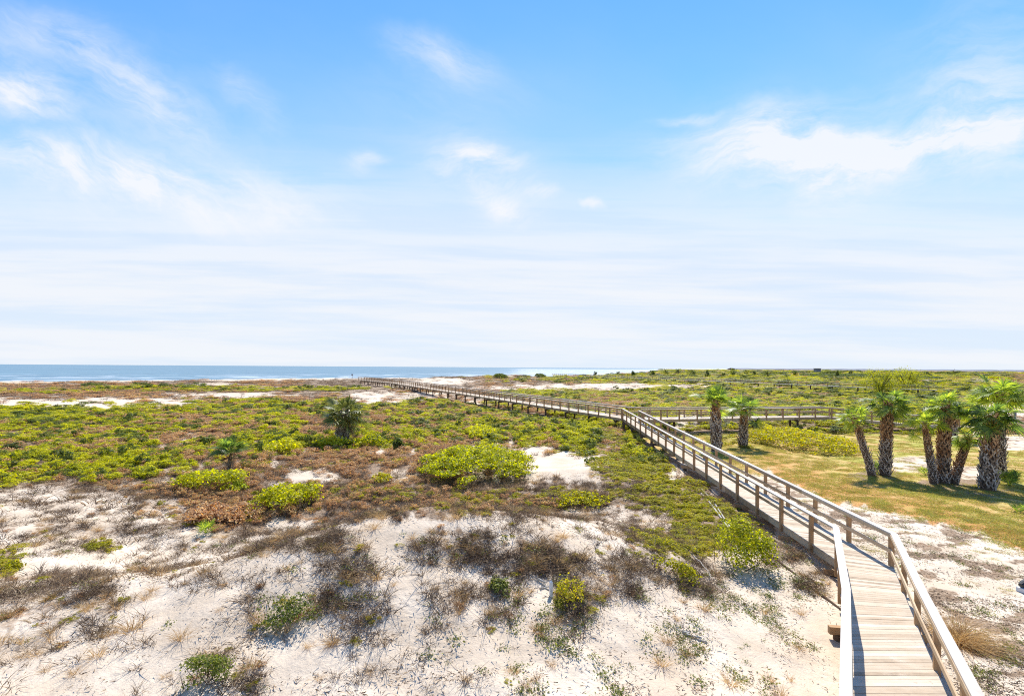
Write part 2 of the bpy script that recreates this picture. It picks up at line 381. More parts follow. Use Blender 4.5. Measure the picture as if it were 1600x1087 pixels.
def twigs(rg, n, r, h, w=.012, spread=.6):
    P = np.stack([rg.normal(size=n) * r * .4, rg.normal(size=n) * r * .4, np.zeros(n)], 1)
    D = np.stack([rg.normal(size=n) * spread, rg.normal(size=n) * spread, np.ones(n)], 1)
    return blades(P, D, h * rg.uniform(.5, 1.1, n), np.full(n, w), rg, .1, 1)

def make_species():
    S = {}
    for sname, mat, leaf, n, flat in (('green', 'green', .085, 620, .6), ('rust', 'rust', .07, 430, .6), ('yellow', 'yellow', .085, 430, .9), ('dark', 'dark_green', .09, 560, .5)):
        S[sname] = []
        for k in range(6):
            rg = np.random.default_rng(100 + k * 7 + len(sname) * 31)
            h = {'green': .62, 'rust': .55, 'yellow': .42, 'dark': .8}[sname] * (1, .75, 1.25, .95, .6, 1.1)[k]
            lf = leaf * (1, .72, 1.15, 1.45, .85, .95)[k]; nn_ = int(n * (leaf / lf) ** 1.5)
            V = lobed(rg, (11, 16, 8, 6, 14, 9)[k], nn_, .62, .62 * (1, .8, .7, .9, 1, .75)[k], h, lf, (.34, .28, .40, .46, .3, .36)[k], flat)
            tv, tq = twigs(rg, 70 if sname == 'rust' else 26, .6, h * 1.15)
            S[sname].append(multi('leafy ' + sname, [(V, quads_of(len(V)), 0), (tv, tq, 1)], [M[mat], M['twig']]))
    S['dry'] = []
    for k in range(4):
        rg = np.random.default_rng(300 + k); n = 40
        P = np.stack([rg.normal(size=n) * .22, rg.normal(size=n) * .22, np.zeros(n)], 1)
        P[:, :2] *= rg.uniform(.6, 1.7); D = np.stack([P[:, 0] * 1.0 + rg.normal(size=n) * .5 + .15, P[:, 1] * 1.0 + rg.normal(size=n) * .5, np.ones(n)], 1)
        V, Q = blades(P, D, rg.uniform(.25, 1.05, n) * .9, rg.uniform(.014, .04, n), rg, .45, 3)
        S['dry'].append(fast_mesh('dry tuft', V, Q, M['dry']))
    S['straw'] = []
    for k in range(2):
        rg = np.random.default_rng(340 + k); n = 90
        P = np.stack([rg.normal(size=n) * .12, rg.normal(size=n) * .12, np.zeros(n)], 1)
        D = np.stack([P[:, 0] * 3 + rg.normal(size=n) * .3, P[:, 1] * 3 + rg.normal(size=n) * .3, np.ones(n)], 1)
        V, Q = blades(P, D, rg.uniform(.5, 1.0, n), np.full(n, .016), rg, .45, 3)
        S['straw'].append(fast_mesh('straw tuft', V, Q, M['straw']))
    S['sprig'] = []
    for k in range(3):
        rg = np.random.default_rng(380 + k); n = 46
        P = np.stack([rg.normal(size=n) * .3, rg.normal(size=n) * .3, np.abs(rg.normal(size=n)) * .16 + .02], 1)
        V = leaves(P, np.tile([0, 0, 1.0], (n, 1)), .17, rg, .5)
        S['sprig'].append(fast_mesh('sprig', V, quads_of(len(V)), M['sprig']))
    S['litter'] = []
    for k in range(3):
        rg = np.random.default_rng(420 + k); n = 30
        P = np.stack([rg.normal(size=n) * .45, rg.normal(size=n) * .45, np.full(n, .02)], 1)
        D = np.stack([rg.normal(size=n), rg.normal(size=n), np.abs(rg.normal(size=n)) * .22], 1)
        V, Q = blades(P, D, rg.uniform(.03, .15, n), np.full(n, .03), rg, .1, 1)
        S['litter'].append(fast_mesh('litter', V, Q, M['dry']))
    S['lawn'] = []
    for k in range(3):
        rg = np.random.default_rng(440 + k); n = 240
        P = np.stack([rg.uniform(-.5, .5, n), rg.uniform(-.5, .5, n), np.zeros(n)], 1)
        D = np.stack([rg.normal(size=n) * .6, rg.normal(size=n) * .6, np.ones(n)], 1)
        V, Q = blades(P, D, rg.uniform(.04, .13, n), np.full(n, .022), rg, .4, 1)
        S['lawn'].append(fast_mesh('lawn patch', V, Q, M['lawn']))
    return S
SP = make_species()

PROTO = {}
def proto_obs(kind):
    if kind not in PROTO:
        PROTO[kind] = [bpy.data.objects.new('source ' + kind, me) for me in SP[kind]]
    return PROTO[kind]

def scatter(name, kind, X, Y, Z, scl, rot, label, cat):
    """stuff: one object whose geometry nodes set a plant on every point"""
    n = len(X)
    me = bpy.data.meshes.new(name); me.vertices.add(n)
    me.vertices.foreach_set('co', np.stack([X, Y, Z], 1).astype(np.float32).ravel())
    a = me.attributes.new('scl', 'FLOAT_VECTOR', 'POINT'); a.data.foreach_set('vector', np.asarray(scl, np.float32).ravel())
    a = me.attributes.new('rot', 'FLOAT_VECTOR', 'POINT'); a.data.foreach_set('vector', np.asarray(rot, np.float32).ravel())
    obs = proto_obs(kind)
    a = me.attributes.new('pick', 'INT', 'POINT'); a.data.foreach_set('value', rng.integers(0, len(obs), n).astype(np.int32))
    o = link(name, me); tag(o, label, cat, kind='stuff')
    ng = bpy.data.node_groups.new('scatter ' + kind, 'GeometryNodeTree')
    ng.interface.new_socket('Geometry', in_out='INPUT', socket_type='NodeSocketGeometry')
    ng.interface.new_socket('Geometry', in_out='OUTPUT', socket_type='NodeSocketGeometry')
    gi, go = ng.nodes.new('NodeGroupInput'), ng.nodes.new('NodeGroupOutput')
    ip = ng.nodes.new('GeometryNodeInstanceOnPoints'); g2 = ng.nodes.new('GeometryNodeGeometryToInstance')
    for ob in obs:
        oi = ng.nodes.new('GeometryNodeObjectInfo'); oi.inputs['Object'].default_value = ob
        ng.links.new(oi.outputs['Geometry'], g2.inputs[0])
    def na(nm, ty):
        q = ng.nodes.new('GeometryNodeInputNamedAttribute'); q.data_type = ty; q.inputs['Name'].default_value = nm
        return [s_ for s_ in q.outputs if s_.enabled and s_.name == 'Attribute'][0]
    L = ng.links.new
    L(gi.outputs[0], ip.inputs['Points']); L(g2.outputs[0], ip.inputs['Instance']); ip.inputs['Pick Instance'].default_value = True
    L(na('pick', 'INT'), ip.inputs['Instance Index']); L(na('scl', 'FLOAT_VECTOR'), ip.inputs['Scale'])
    e2r = ng.nodes.new('FunctionNodeEulerToRotation'); L(na('rot', 'FLOAT_VECTOR'), e2r.inputs[0]); L(e2r.outputs[0], ip.inputs['Rotation'])
    L(ip.outputs[0], go.inputs[0])
    md = o.modifiers.new('scatter', 'NODES'); md.node_group = ng
    return o

# ------------------------------------------------------------------ ground
def build_ground():
    fine = np.arange(-58, 58.001, .19)
    th = np.radians(np.concatenate([np.arange(-180, -60, 4.0), [-59.5, -58.7], fine, [58.7, 59.5], np.arange(61, 180, 4.0)]))
    rr = np.concatenate([[.05, 2, 4, 6], 7.0 * np.exp(np.arange(0, math.log(5200 / 7.0), .0095))])
    T, RR = np.meshgrid(th, rr)
    X, Y = RR * np.sin(T), RR * np.cos(T)
    Z = ter(X, Y)
    u, v, d, n, right, g, r_, yy, dd, sp, sand, lawn = fields(X, Y, Z)
    na, nr = len(th), len(rr)
    i = np.arange(nr - 1)[:, None] * na; j = np.arange(na)[None, :]; j2 = (j + 1) % na
    Q = np.stack([i + j, i + na + j, i + na + j2, i + j2], -1).reshape(-1, 4)[:, ::-1]
    m, t, out = material('dune sand and litter')
    at_ = t.new('ShaderNodeAttribute'); at_.attribute_name = 'zone'
    sp_ = t.new('ShaderNodeSeparateColor'); t.l.new(at_.outputs['Color'], sp_.inputs[0])
    tc = t.new('ShaderNodeTexCoord'); P = tc.outputs['Object']
    n1 = t.noise(P, .5, 5, .6); n2 = t.noise(P, 3.2, 6, .68); n3 = t.noise(P, 13, 5, .7); n4 = t.noise(P, 45, 3, .7)
    sandc = t.mix(t.sst(.3, .7, n1), (.56, .445, .32), (.72, .605, .468))
    sandc = t.mix(t.m('MULTIPLY', t.sst(.55, .8, n2), .35), sandc, (.40, .31, .225))
    lit = t.mix(t.sst(.35, .65, n3), (.17, .115, .075), (.42, .31, .21))
    lit = t.mix(t.m('MULTIPLY', t.sst(.5, .7, n2), .5), lit, (.30, .16, .075))
    f = t.m('MULTIPLY', sp_.outputs[0], 1.25)
    f = t.sst(.28, .62, t.m('ADD', f, t.m('MULTIPLY', t.m('SUBTRACT', n2, .5), .9)))
    c = t.mix(f, sandc, lit)
    # scattered dark plant debris
    db = t.m('MULTIPLY', t.sst(.60, .66, n3), t.m('MULTIPLY', t.sst(.42, .6, n2), t.sst(.35, .6, n1)))
    c = t.mix(t.m('MULTIPLY', db, t.m('ADD', .35, t.m('MULTIPLY', sp_.outputs[2], .6))), c, (.15, .10, .065))
    lw = t.mix(t.sst(.38, .62, n1), (.56, .345, .135), (.47, .40, .115))
    lw = t.mix(t.m('MULTIPLY', t.sst(.45, .7, n2), .75), lw, (.58, .47, .26))
    lw = t.mix(t.m('MULTIPLY', t.sst(.5, .62, t.noise(P, .23, 4, .6)), .62), lw, (.33, .40, .06))
    lw = t.mix(t.m('MULTIPLY', at_.outputs['Alpha'], t.sst(.3, .55, n1)), lw, (.54, .27, .10))
    lf = t.sst(.3, .65, t.m('ADD', sp_.outputs[1], t.m('MULTIPLY', t.m('SUBTRACT', n2, .5), .8)))
    c = t.mix(lf, c, lw)
    rp = t.new('ShaderNodeTexWave', wave_type='BANDS', bands_direction='DIAGONAL'); t.l.new(P, rp.inputs['Vector'])
    for k_, v_ in (('Scale', 2.2), ('Distortion', 7), ('Detail', 3), ('Detail Scale', 1.2)): rp.inputs[k_].default_value = v_
    hgt = t.m('ADD', t.m('MULTIPLY', n2, .9), t.m('ADD', t.m('MULTIPLY', n3, .25), t.m('ADD', t.m('MULTIPLY', n4, .05), t.m('MULTIPLY', t.m('MULTIPLY', rp.outputs['Fac'], t.sst(.45, .65, n1)), .12))))
    principled(t, out, c, .95, .08, hgt, .6, .10)
    me = fast_mesh('ground', np.stack([X, Y, Z], -1), Q, m, True)
    base_z = zone([(1370, 743, 44, 8, .9), (1475, 757, 52, 10, .9), (1548, 768, 42, 9, .9), (1120, 704, 22, 4, .8), (1161, 698, 20, 4, .8), (1490, 692, 20, 4, .8)], u, v, n)
    dirt = ss(.42, .62, fbm(X / .8, Y / .5, 133, 4)) * right * (1 - lawn) * .55
    veg = np.clip(np.maximum.reduce([dirt, base_z, g * 1.0, r_ * 1.0, yy * .9, dd * np.where(v > 835, .38, .66)]), 0, 1)
    deb = np.clip(sp * .8 + dd * .6 + .3 * right + .05, 0, 1)
    ca = me.attributes.new('zone', 'FLOAT_COLOR', 'POINT')
    ca.data.foreach_set('color', np.stack([veg, lawn * (1 - base_z * .8), deb, ss(62, 18, edge_y(u) - v + n * 26) * ss(1130, 1230, u) * .9 + .1], -1).astype(np.float32).ravel())
    o = link('ground', me); tag(o, 'pale dune sand with dry litter and lawn reaching to the shore', None, kind='structure')
build_ground()

# ------------------------------------------------------------------ sea
def build_sea():
    m, t, out = material('sea water')
    tc = t.new('ShaderNodeTexCoord'); P = tc.outputs['Object']
    mp = t.new('ShaderNodeMapping'); mp.inputs['Scale'].default_value = (.02, .055, 1); mp.inputs['Rotation'].default_value = (0, 0, R(-22)); t.l.new(P, mp.inputs[0])
    w1 = t.noise(mp.outputs[0], 3, 6, .62); w2 = t.noise(mp.outputs[0], .22, 4, .55)
    c = t.mix(t.sst(.35, .65, w2), (.026, .11, .165), (.048, .155, .21))
    c = t.mix(t.m('MULTIPLY', t.sst(.40, .64, w1), .55), c, (.12, .27, .38))
    foam = t.m('MULTIPLY', t.sst(.66, .72, w1), .6)
    c = t.mix(foam, c, (.7, .74, .76))
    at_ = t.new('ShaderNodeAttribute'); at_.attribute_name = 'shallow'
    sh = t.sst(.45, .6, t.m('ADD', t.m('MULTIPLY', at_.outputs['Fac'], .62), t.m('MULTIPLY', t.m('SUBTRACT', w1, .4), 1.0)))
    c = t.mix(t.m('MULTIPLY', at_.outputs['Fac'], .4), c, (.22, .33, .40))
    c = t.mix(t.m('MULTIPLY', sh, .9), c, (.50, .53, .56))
    a2 = t.new('ShaderNodeAttribute'); a2.attribute_name = 'sd'
    ph = t.m('ADD', t.m('DIVIDE', a2.outputs['Fac'], 85.0), t.m('MULTIPLY', w2, 5.0))
    line = t.m('MULTIPLY', t.sst(.62, .92, t.m('SINE', t.m('MULTIPLY', ph, 6.283))), t.m('MULTIPLY', t.sst(420, 120, a2.outputs['Fac']), t.sst(.36, .50, w1)))
    c = t.mix(t.m('MULTIPLY', line, .85), c, (.72, .76, .78))
    principled(t, out, c, t.mix(foam, (.32,) * 3, (.8,) * 3), .22, w1, .5, .6)
    th = np.radians(np.arange(-89, 89.1, 1.0)); rr = 60 * np.exp(np.arange(0, math.log(55000 / 60), .03))
    T, RR = np.meshgrid(th, rr); X, Y = RR * np.sin(T), RR * np.cos(T)
    na, nr = len(th), len(rr); i = np.arange(nr - 1)[:, None] * na; j = np.arange(na - 1)[None]
    Q = np.stack([i + j, i + na + j, i + na + j + 1, i + j + 1], -1).reshape(-1, 4)[:, ::-1]
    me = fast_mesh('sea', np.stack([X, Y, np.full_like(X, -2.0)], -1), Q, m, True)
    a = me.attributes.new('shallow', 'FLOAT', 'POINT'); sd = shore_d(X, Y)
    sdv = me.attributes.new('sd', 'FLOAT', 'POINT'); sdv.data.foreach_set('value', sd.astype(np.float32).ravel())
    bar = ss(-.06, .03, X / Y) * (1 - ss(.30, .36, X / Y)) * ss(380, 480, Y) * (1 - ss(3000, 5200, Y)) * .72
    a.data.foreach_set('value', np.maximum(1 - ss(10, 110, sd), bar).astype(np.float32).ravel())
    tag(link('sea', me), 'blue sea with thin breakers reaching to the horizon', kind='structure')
build_sea()

# ------------------------------------------------------------------ boardwalks
RAIL = 1.12
def cut(poly, s0, s1): pass
def plen(p): return [0] + list(np.cumsum([(p[i + 1] - p[i]).length for i in range(len(p) - 1)]))
def along(p, s):
    L = plen(p)
    for i in range(len(p) - 1):
        if s <= L[i + 1] or i == len(p) - 2:
            k = (s - L[i]) / (L[i + 1] - L[i]); return p[i].lerp(p[i + 1], k), (p[i + 1] - p[i]).normalized()
def sweep(mb, poly, a0, a1, z0, z1, piece=4.9, gap=.0):
    """board following a polyline; a = sideways (right positive), z relative to the line"""
    n = len(poly); nrm = []
    for i in range(n):
        ds = []
        if i > 0: ds.append((poly[i] - poly[i - 1]).to_2d().normalized())
        if i < n - 1: ds.append((poly[i + 1] - poly[i]).to_2d().normalized())
        ns = [Vector((d.y, -d.x)) for d in ds]
        m_ = sum(ns, Vector((0, 0))).normalized(); m_ /= max(.4, m_.dot(ns[0])); nrm.append(m_)
    for i in range(n - 1):
        k = max(1, int((poly[i + 1] - poly[i]).length / piece))
        for q in range(k):
            c = []
            for tt in (q / k, (q + 1) / k):
                p = poly[i].lerp(poly[i + 1], tt); m_ = nrm[i].lerp(nrm[i + 1], tt)
                if 0 < tt < 1:
                    d = (poly[i + 1] - poly[i]).to_2d().normalized(); m_ = Vector((d.y, -d.x))
                c.append([(p.x + m_.x * a, p.y + m_.y * a, p.z + z) for (a, z) in ((a0, z0), (a1, z0), (a0, z1), (a1, z1))])
            A, B = c
            mb.hexa([A[0], A[1], B[1], B[0], A[2], A[3], B[3], B[2]])
def planks(mb, Lp, Rp, drop, inset, w=.142, gap=.009, th=.04):
    for i in range(len(Lp) - 1):
        l0, l1, r0, r1 = Lp[i], Lp[i + 1], Rp[i], Rp[i + 1]
        n = max(1, int(round(((l1 - l0).length + (r1 - r0).length) / 2 / w)))
        g = gap / w / n * .5 * 1.0
        for k in range(n):
            t0, t1 = k / n + g, (k + 1) / n - g
            q = []
            for tt in (t0, t1):
                a, b = l0.lerp(l1, tt), r0.lerp(r1, tt); e = (b - a).normalized() * inset
                q.append((a + e, b - e))
            dz = drop + random.uniform(-.003, .003)
            V = [q[0][0], q[0][1], q[1][1], q[1][0]]
            mb.hexa([(p.x, p.y, p.z - dz - th) for p in V] + [(p.x, p.y, p.z - dz) for p in V])

def rail_set(root, poly, side, posts, spacing, first=.15, matcap='cap', big=True, post_w=.125):
    """side=+1: deck lies to the right of the line"""
    cap = MB(); sweep(cap, poly, -.095, .095, -.045, 0); cap.build('top_rail', M[matcap], root)
    ap = MB(); o_ = side * (.0635 + .022); sweep(ap, poly, o_ - .02, o_ + .02, -.150, -.047); ap.build('rail_board', M['rail'], root)
    mr = MB(); sweep(mr, poly, o_ - .019, o_ + .019, -.66, -.53); mr.build('mid_rail', M['rail'], root)
    L = plen(poly)[-1]; n = max(1, int(round((L - 2 * first) / spacing)))
    for k in range(n + 1):
        p, d = along(poly, first + (L - 2 * first) * k / n)
        posts.append((p, math.atan2(d.y, d.x)))

walk = empty('boardwalk', (0, 0, 0))
tag(walk, 'long wooden boardwalk with railings crossing the dunes to the beach', 'boardwalk')
L1, Lb = at(1306, 823, 5.40), at(1322, 919, 5.42)
Le = at(1321.7, 1087, 5.45); R1, Rm, Re = at(1397, 833, 5.40), at(1440, 920, 5.42), at(1529, 1087, 5.45)
Lx = Le + (Le - Lb).normalized() * 6; Rx = Re + (Re - Rm).normalized() * 6
L2, R2 = at(972.9, 638, 4.55), at(998, 640.8, 4.55)
LF1, LF2 = at(610, 592.3, 4.0), at(560, 588.6, 4.0)
fd = (LF1 - L2); fd.z = 0; fd.normalize(); fp = Vector((fd.y, -fd.x, 0))
RF0 = L2 + fp * 2.3 + fd * 1.6; RF1 = LF1 + fp * 2.2; RF2 = LF2 + fp * 2.2
F0 = at(1001.5, 639.6, 4.55); F1 = at(1295, 636.3, 4.6); F2 = at(1425, 648, 5.35)
F3 = Vector((60, 62.3, .80 + RAIL)); F4 = Vector((75, 63.0, .78 + RAIL))
B0 = at(1014, 636.2, 4.55)
bk = Vector((0, 1.75, 0))
posts = []
left_near = [Lx, Le, Lb, L1]; left_mid = [L1, L2]; left_far = [L2, LF1, LF2]
right_near = [Rx, Re, Rm, R1]; right_mid = [R1, R2]; right_far = [RF0, RF1, RF2]
deck = MB()
planks(deck, left_near, right_near, RAIL, .0); planks(deck, left_mid, right_mid, RAIL, .0)
planks(deck, [L2, LF1, LF2], [RF0, RF1, RF2], RAIL, .0, .3)
dk = deck.build('deck', M['deck'], walk)
jb = MB()
planks(jb, [L2, RF0.lerp(L2, .02)], [R2, B0], RAIL + .004, .02)
jb.build('deck', M['deck'], walk)
for poly, sd in ((left_near + [L2], 1), (left_far, 1), (right_near + [R2], -1), ([B0, RF0] + right_far[1:], -1)):
    sp_ = 2.2
    rail_set(walk, poly, sd if poly is not None else 1, posts, sp_)
for poly, sd in ((left_near + left_mid[1:] + left_far[1:], 1), (right_near + right_mid[1:], -1), (right_far, -1)):
    fb = MB(); a = sd * .06
    sweep(fb, poly, a - .021, a + .021, -RAIL - .30, -RAIL - .045); fb.build('side_beam', M['rail'], walk)
posts.sort(key=lambda q: q[0].length)
pm = MB(); pm.box((0, 0, -(RAIL + .30) / 2 - .05), .125, .125, RAIL + .22); post_me = pm.mesh('post', M['post'])
for k, (p, a) in enumerate(posts[:100]):
    o = link('post', post_me, walk, p); o.rotation_euler = (0, 0, a)
rest = MB()
for p, a in posts[100:]: rest.box((p.x, p.y, p.z - .7), .125, .125, RAIL + .22, a)
o = rest.build('posts', M['post'], walk); o['kind'] = 'stuff'
# bents: cross beams on two pilings
bents = []
def bent_line(Lp, Rp, sp_, s0, root, store):
    Ll, Rl = plen(Lp)[-1], plen(Rp)[-1]; n = int((Ll - s0) / sp_)
    for k in range(n + 1):
        a, d = along(Lp, s0 + k * sp_); b, _ = along(Rp, (s0 + k * sp_) / Ll * Rl)
        store.append((a.copy(), b.copy(), root))
bent_line([Le, Lb, L1], [Re, Rm, R1], 4.4, 1.6, walk, bents)
bent_line(left_mid, right_mid, 4.4, 3.2, walk, bents); bent_line(left_far, right_far, 5.3, 1.2, walk, bents)
# branch
branch = empty('boardwalk', (0, 0, 0)); tag(branch, 'shorter side boardwalk branching right from the long one behind the two lone palms', 'boardwalk')
bposts = []
Fm = F2.lerp(F3, .55)
fl, bl = [F0, F1, F2, Fm], [B0, F1 + bk, F2 + bk, Fm + bk]
bd = MB(); planks(bd, [B0, F1 + bk, F2 + bk, F3 + bk, F4 + bk], [F0, F1, F2, F3, F4], RAIL, .0, .2); bd.build('deck', M['deck'], branch)
rail_set(branch, fl, -1, bposts, 2.2); rail_set(branch, bl, 1, bposts, 2.2)
for poly, sd in (([F0, F1, F2, F3, F4], -1), ([B0, F1 + bk, F2 + bk, F3 + bk, F4 + bk], 1)):
    fb = MB(); a = -sd * .03; sweep(fb, poly, a - .021, a + .021, -RAIL - .30, -RAIL - .045); fb.build('side_beam', M['rail'], branch)
for p, a in bposts:
    o = link('post', post_me, branch, p); o.rotation_euler = (0, 0, a)
bent_line([F0, F1], [B0, F1 + bk], 5.6, 3.4, branch, bents)
for a, b, root in bents:
    d = (b - a).normalized(); zt = a.z - RAIL - .30; ang = math.atan2(d.y, d.x)
    mid = (a + b) / 2; ln = (b - a).length + .7
    cb = MB(); cb.box((mid.x, mid.y, zt - .12), ln, .14, .20, ang); cb.build('cross_beam', M['post'] if mid.y < 40 else M['pile'], root)
    for e, p in ((-.05, a), (.05, b)):
        q = p - d * (.12 if e < 0 else -.12); zg = float(ter(q.x, q.y)) - .5
        if zt - .22 > zg + .1:
            pl = MB(); pl.tube([(q.x, q.y, zg), (q.x, q.y, zt - .222)], .125, 10); pl.build('piling', M['pile'], root)

# distant boardwalk
def far_walk():
    root = empty('boardwalk'); tag(root, 'distant boardwalk seen as a thin grey line across the far dunes on the right', 'boardwalk')
    P = [at(862, 583.2, 5.2), at(950, 585.9, 5.0), at(1095, 590.6, 4.7), at(1290, 597.4, 4.6), at(1465, 603, 4.6)]
    pr = [p + Vector((1.0, 1.6, 0)) for p in P]
    d_ = MB(); planks(d_, pr, P, RAIL, 0, .9, .02, .22); d_.build('deck', M['cap'], root)
    for q in (P, pr):
        c = MB(); sweep(c, q, -.1, .1, -.07, 0, 30); c.build('top_rail', M['cap'], root)
        c = MB(); sweep(c, q, -.03, .03, -.66, -.53, 30); c.build('mid_rail', M['rail'], root)
    L = plen(P)[-1]; me = None
    for k in range(72):
        p, dd = along(P, L * (k + .5) / 72)
        if me is None:
            b = MB(); b.box((0, 0, -.6), .16, .16, 1.1); me = b.mesh('post', M['post'])
        o = link('post', me, root, p); o.rotation_euler[2] = math.atan2(dd.y, dd.x)
    for k in range(36):
        p, dd = along(P, L * (k + .5) / 36); zg = float(ter(p.x, p.y))
        if p.z - 1.35 > zg:
            b = MB(); b.box((p.x, p.y + .8, (p.z - 1.35 + zg - .4) / 2), .3, .3, p.z - 1.35 - zg + .4); b.build('piling', M['pile'], root)
far_walk()

# ------------------------------------------------------------------ palms
def fan(rg, o, t, up, L, nseg, droop, width=.066):
    """one costapalmate leaf: stalk tip o, axis t, upper side up"""
    b = np.cross(t, up); b /= np.linalg.norm(b); up = np.cross(b, t)
    ang = np.linspace(-2.05, 2.05, nseg) + rg.normal(size=nseg) * .03
    Ls = L * (1 - .22 * (np.abs(ang) / 2.05) ** 1.5) * rg.uniform(.88, 1.06, nseg)
    V, Q, k = [], [], 0
    for a, l in zip(ang, Ls):
        dr = math.cos(a) * t + math.sin(a) * b + up * (.16 + .12 * abs(math.sin(a)))
        dr /= np.linalg.norm(dr); sd = -math.sin(a) * t + math.cos(a) * b
        dp = droop * rg.uniform(.6, 1.4)
        rows = []
        for s_, w_ in ((0.03, .3), (.42, 1.0), (.72, .8), (1.0, .06)):
            p = o + dr * l * s_ - np.array([0, 0, 1]) * dp * l * max(0, s_ - .3) ** 1.7 * 1.3 - t * .06 * s_ * abs(a)
            w = width * w_ * L; rows += [p - sd * w * .5, p + sd * w * .5 + up * w * .35]
        V += rows; Q += [(k + 2 * i, k + 2 * i + 1, k + 2 * i + 3, k + 2 * i + 2) for i in range(3)]; k += 8
    return np.array(V), np.array(Q)

def merge_mb(a, b):
    if a.k < b.k: a, b = b, a
    return a.v + b.v, a.f + [tuple(i + a.k for i in f) for f in b.f]

def palm(base, crown_c, tw, cr, seed, label, nf=26, elo=-45, ehi=86, dead=3, fresh=.35, bulge=.0, nseg=26, name='palm_tree', droop=.5, curve=0, pm='palm', hang=0):
    rg = np.random.default_rng(seed)
    root = empty(name, base); tag(root, label, 'palm tree', 'cabbage palms by the boardwalk')
    c = crown_c - base; tw *= .88; cr *= .95; top = c * (1 - (.34 + .42 * min(1, max(0, (elo + 35) / 42))) * cr / max(c.length, .5)); top.z = max(top.z, .3)
    H = top.z
    def axis(s_):
        bend = curve * math.sin(math.pi * s_)
        return np.array([top.x * s_ ** 1.15 + bend, top.y * s_, H * s_])
    def rad(s_): return tw / 2 * (1.12 - .25 * s_ + bulge * math.sin(math.pi * min(1, s_ * 1.1)) + .12 * math.exp(-s_ * 9)) * (1 if s_ < .72 else 1 - (s_ - .72) * 2.3)
    body = MB(); zs = np.linspace(0, 1, 9); body.tube([axis(z) - (0, 0, .25 if z == 0 else 0) for z in zs], [rad(z) * .80 for z in zs], 12)
    trunk = body.build('trunk', M['core'], root)
    lo, hi = MB(), MB(); n = int(H / .125 * 5.2); ga = 2.39996
    for k in range(n):
        s_ = (k + .5) / n; ph = k * ga + rg.normal() * .06; p = axis(s_); r_ = rad(s_) * .78
        out = np.array([math.cos(ph), math.sin(ph), 0]); sd = np.array([-math.sin(ph), math.cos(ph), 0])
        ln = tw * rg.uniform(.42, .62) * (1 + .5 * max(0, s_ - .75)); w = tw * rg.uniform(.16, .22); lean = rg.uniform(.15, .5); ph += rg.normal() * .16; ln *= rg.uniform(.8, 1.3)
        A = p + out * r_; 
        for sgn in (-1, 1):      # a split boot: two straps that part from below
            a0 = A + sd * sgn * w * .75; a1 = A + out * ln * lean + np.array([0, 0, ln]) - sd * sgn * w * .55
            e = sd * w * .30; th = out * w * .35
            B = [a0 - e, a0 + e, a0 + e + th, a0 - e + th, a1 - e * .8, a1 + e * .8, a1 + e * .8 + th * .8, a1 - e * .8 + th * .8]
            (hi if s_ > 1 - fresh + np.clip(rg.normal() * .1, -.12, .12) else lo).hexa([x.tolist() for x in B])
    if min(lo.k, hi.k) < 40 * 8:
        (lo if lo.k > hi.k else hi).v, (lo if lo.k > hi.k else hi).f = merge_mb(lo, hi); (hi if lo.k > hi.k else lo).k = 0
    if lo.k: lo.build('leaf_bases', M['boot'], trunk)
    if hi.k: hi.build('leaf_bases', M['boot_red'], trunk)
    # crown
    O = np.array(axis(1.0)); parts = []; st = MB(); dparts = []; nseg = 26; nf = int(nf * 1.2)
    for k in range(nf + dead):
        isd = k >= nf
        f = (k + .5) / nf if not isd else 1
        el = (math.asin(max(-.95, min(.995, math.sin(R(ehi)) + (math.sin(R(elo)) - math.sin(R(ehi))) * f ** .9))) + R(rg.normal() * 8) if k < nf - hang else R(-35)) if not isd else R(rg.uniform(-80, -60))
        az = k * ga + rg.normal() * .2
        t0 = np.array([math.cos(az) * math.cos(el), math.sin(az) * math.cos(el), math.sin(el)])
        hi_ = 1 - .16 * max(0, math.sin(el) - .6) / .4; pl = cr * rg.uniform(.38, .82) * (hi_ if not isd else .8); L = cr * rg.uniform(.5, .68) * hi_ * (1 if not isd else .7)
        sag = np.array([0, 0, -1]) * pl * .22 * math.cos(el)
        p1 = O + t0 * pl * .5 + sag * .2; p2 = O + t0 * pl + sag
        st.tube([O, p1, p2], [cr * .018, cr * .013, cr * .009], 5, False)
        t = unit(p2 - p1 + sag * .4); up = np.array([0, 0, 1.0]) - t * t[2]
        if np.linalg.norm(up) < .2: up = np.array([math.cos(az + 1.5), math.sin(az + 1.5), .1])
        up = unit(up + rg.normal(size=3) * .35)
        v, q = fan(rg, p2, t, up, L, nseg if not isd else 14, droop * (1 if not isd else 1.6))
        (dparts if isd else parts).append((v, q, 0))
    V, Q, _ = join(parts); cw = link('crown', fast_mesh('crown', V, Q, M[pm]), root)
    st.build('leaf_stalk', M[pm], cw)
    if dparts:
        V, Q, _ = join(dparts); link('dead_fronds', fast_mesh('dead fronds', V, Q, M['dead_frond']), root)
    return root

def palm_px(bx, by, cx, cy, twpx, crpx, seed, label, **kw):
    b = ground_at(bx, by); d = b.y + kw.pop('dy', 0)
    r = ray(cx, cy); c = Vector((r[0] * d, d, ZC + r[2] * d))
    k = math.hypot(1, (cx - 800) / F)
    return palm(b, c, twpx * b.y / F / k, crpx * b.y / F / k ** .5, seed, label, **kw)

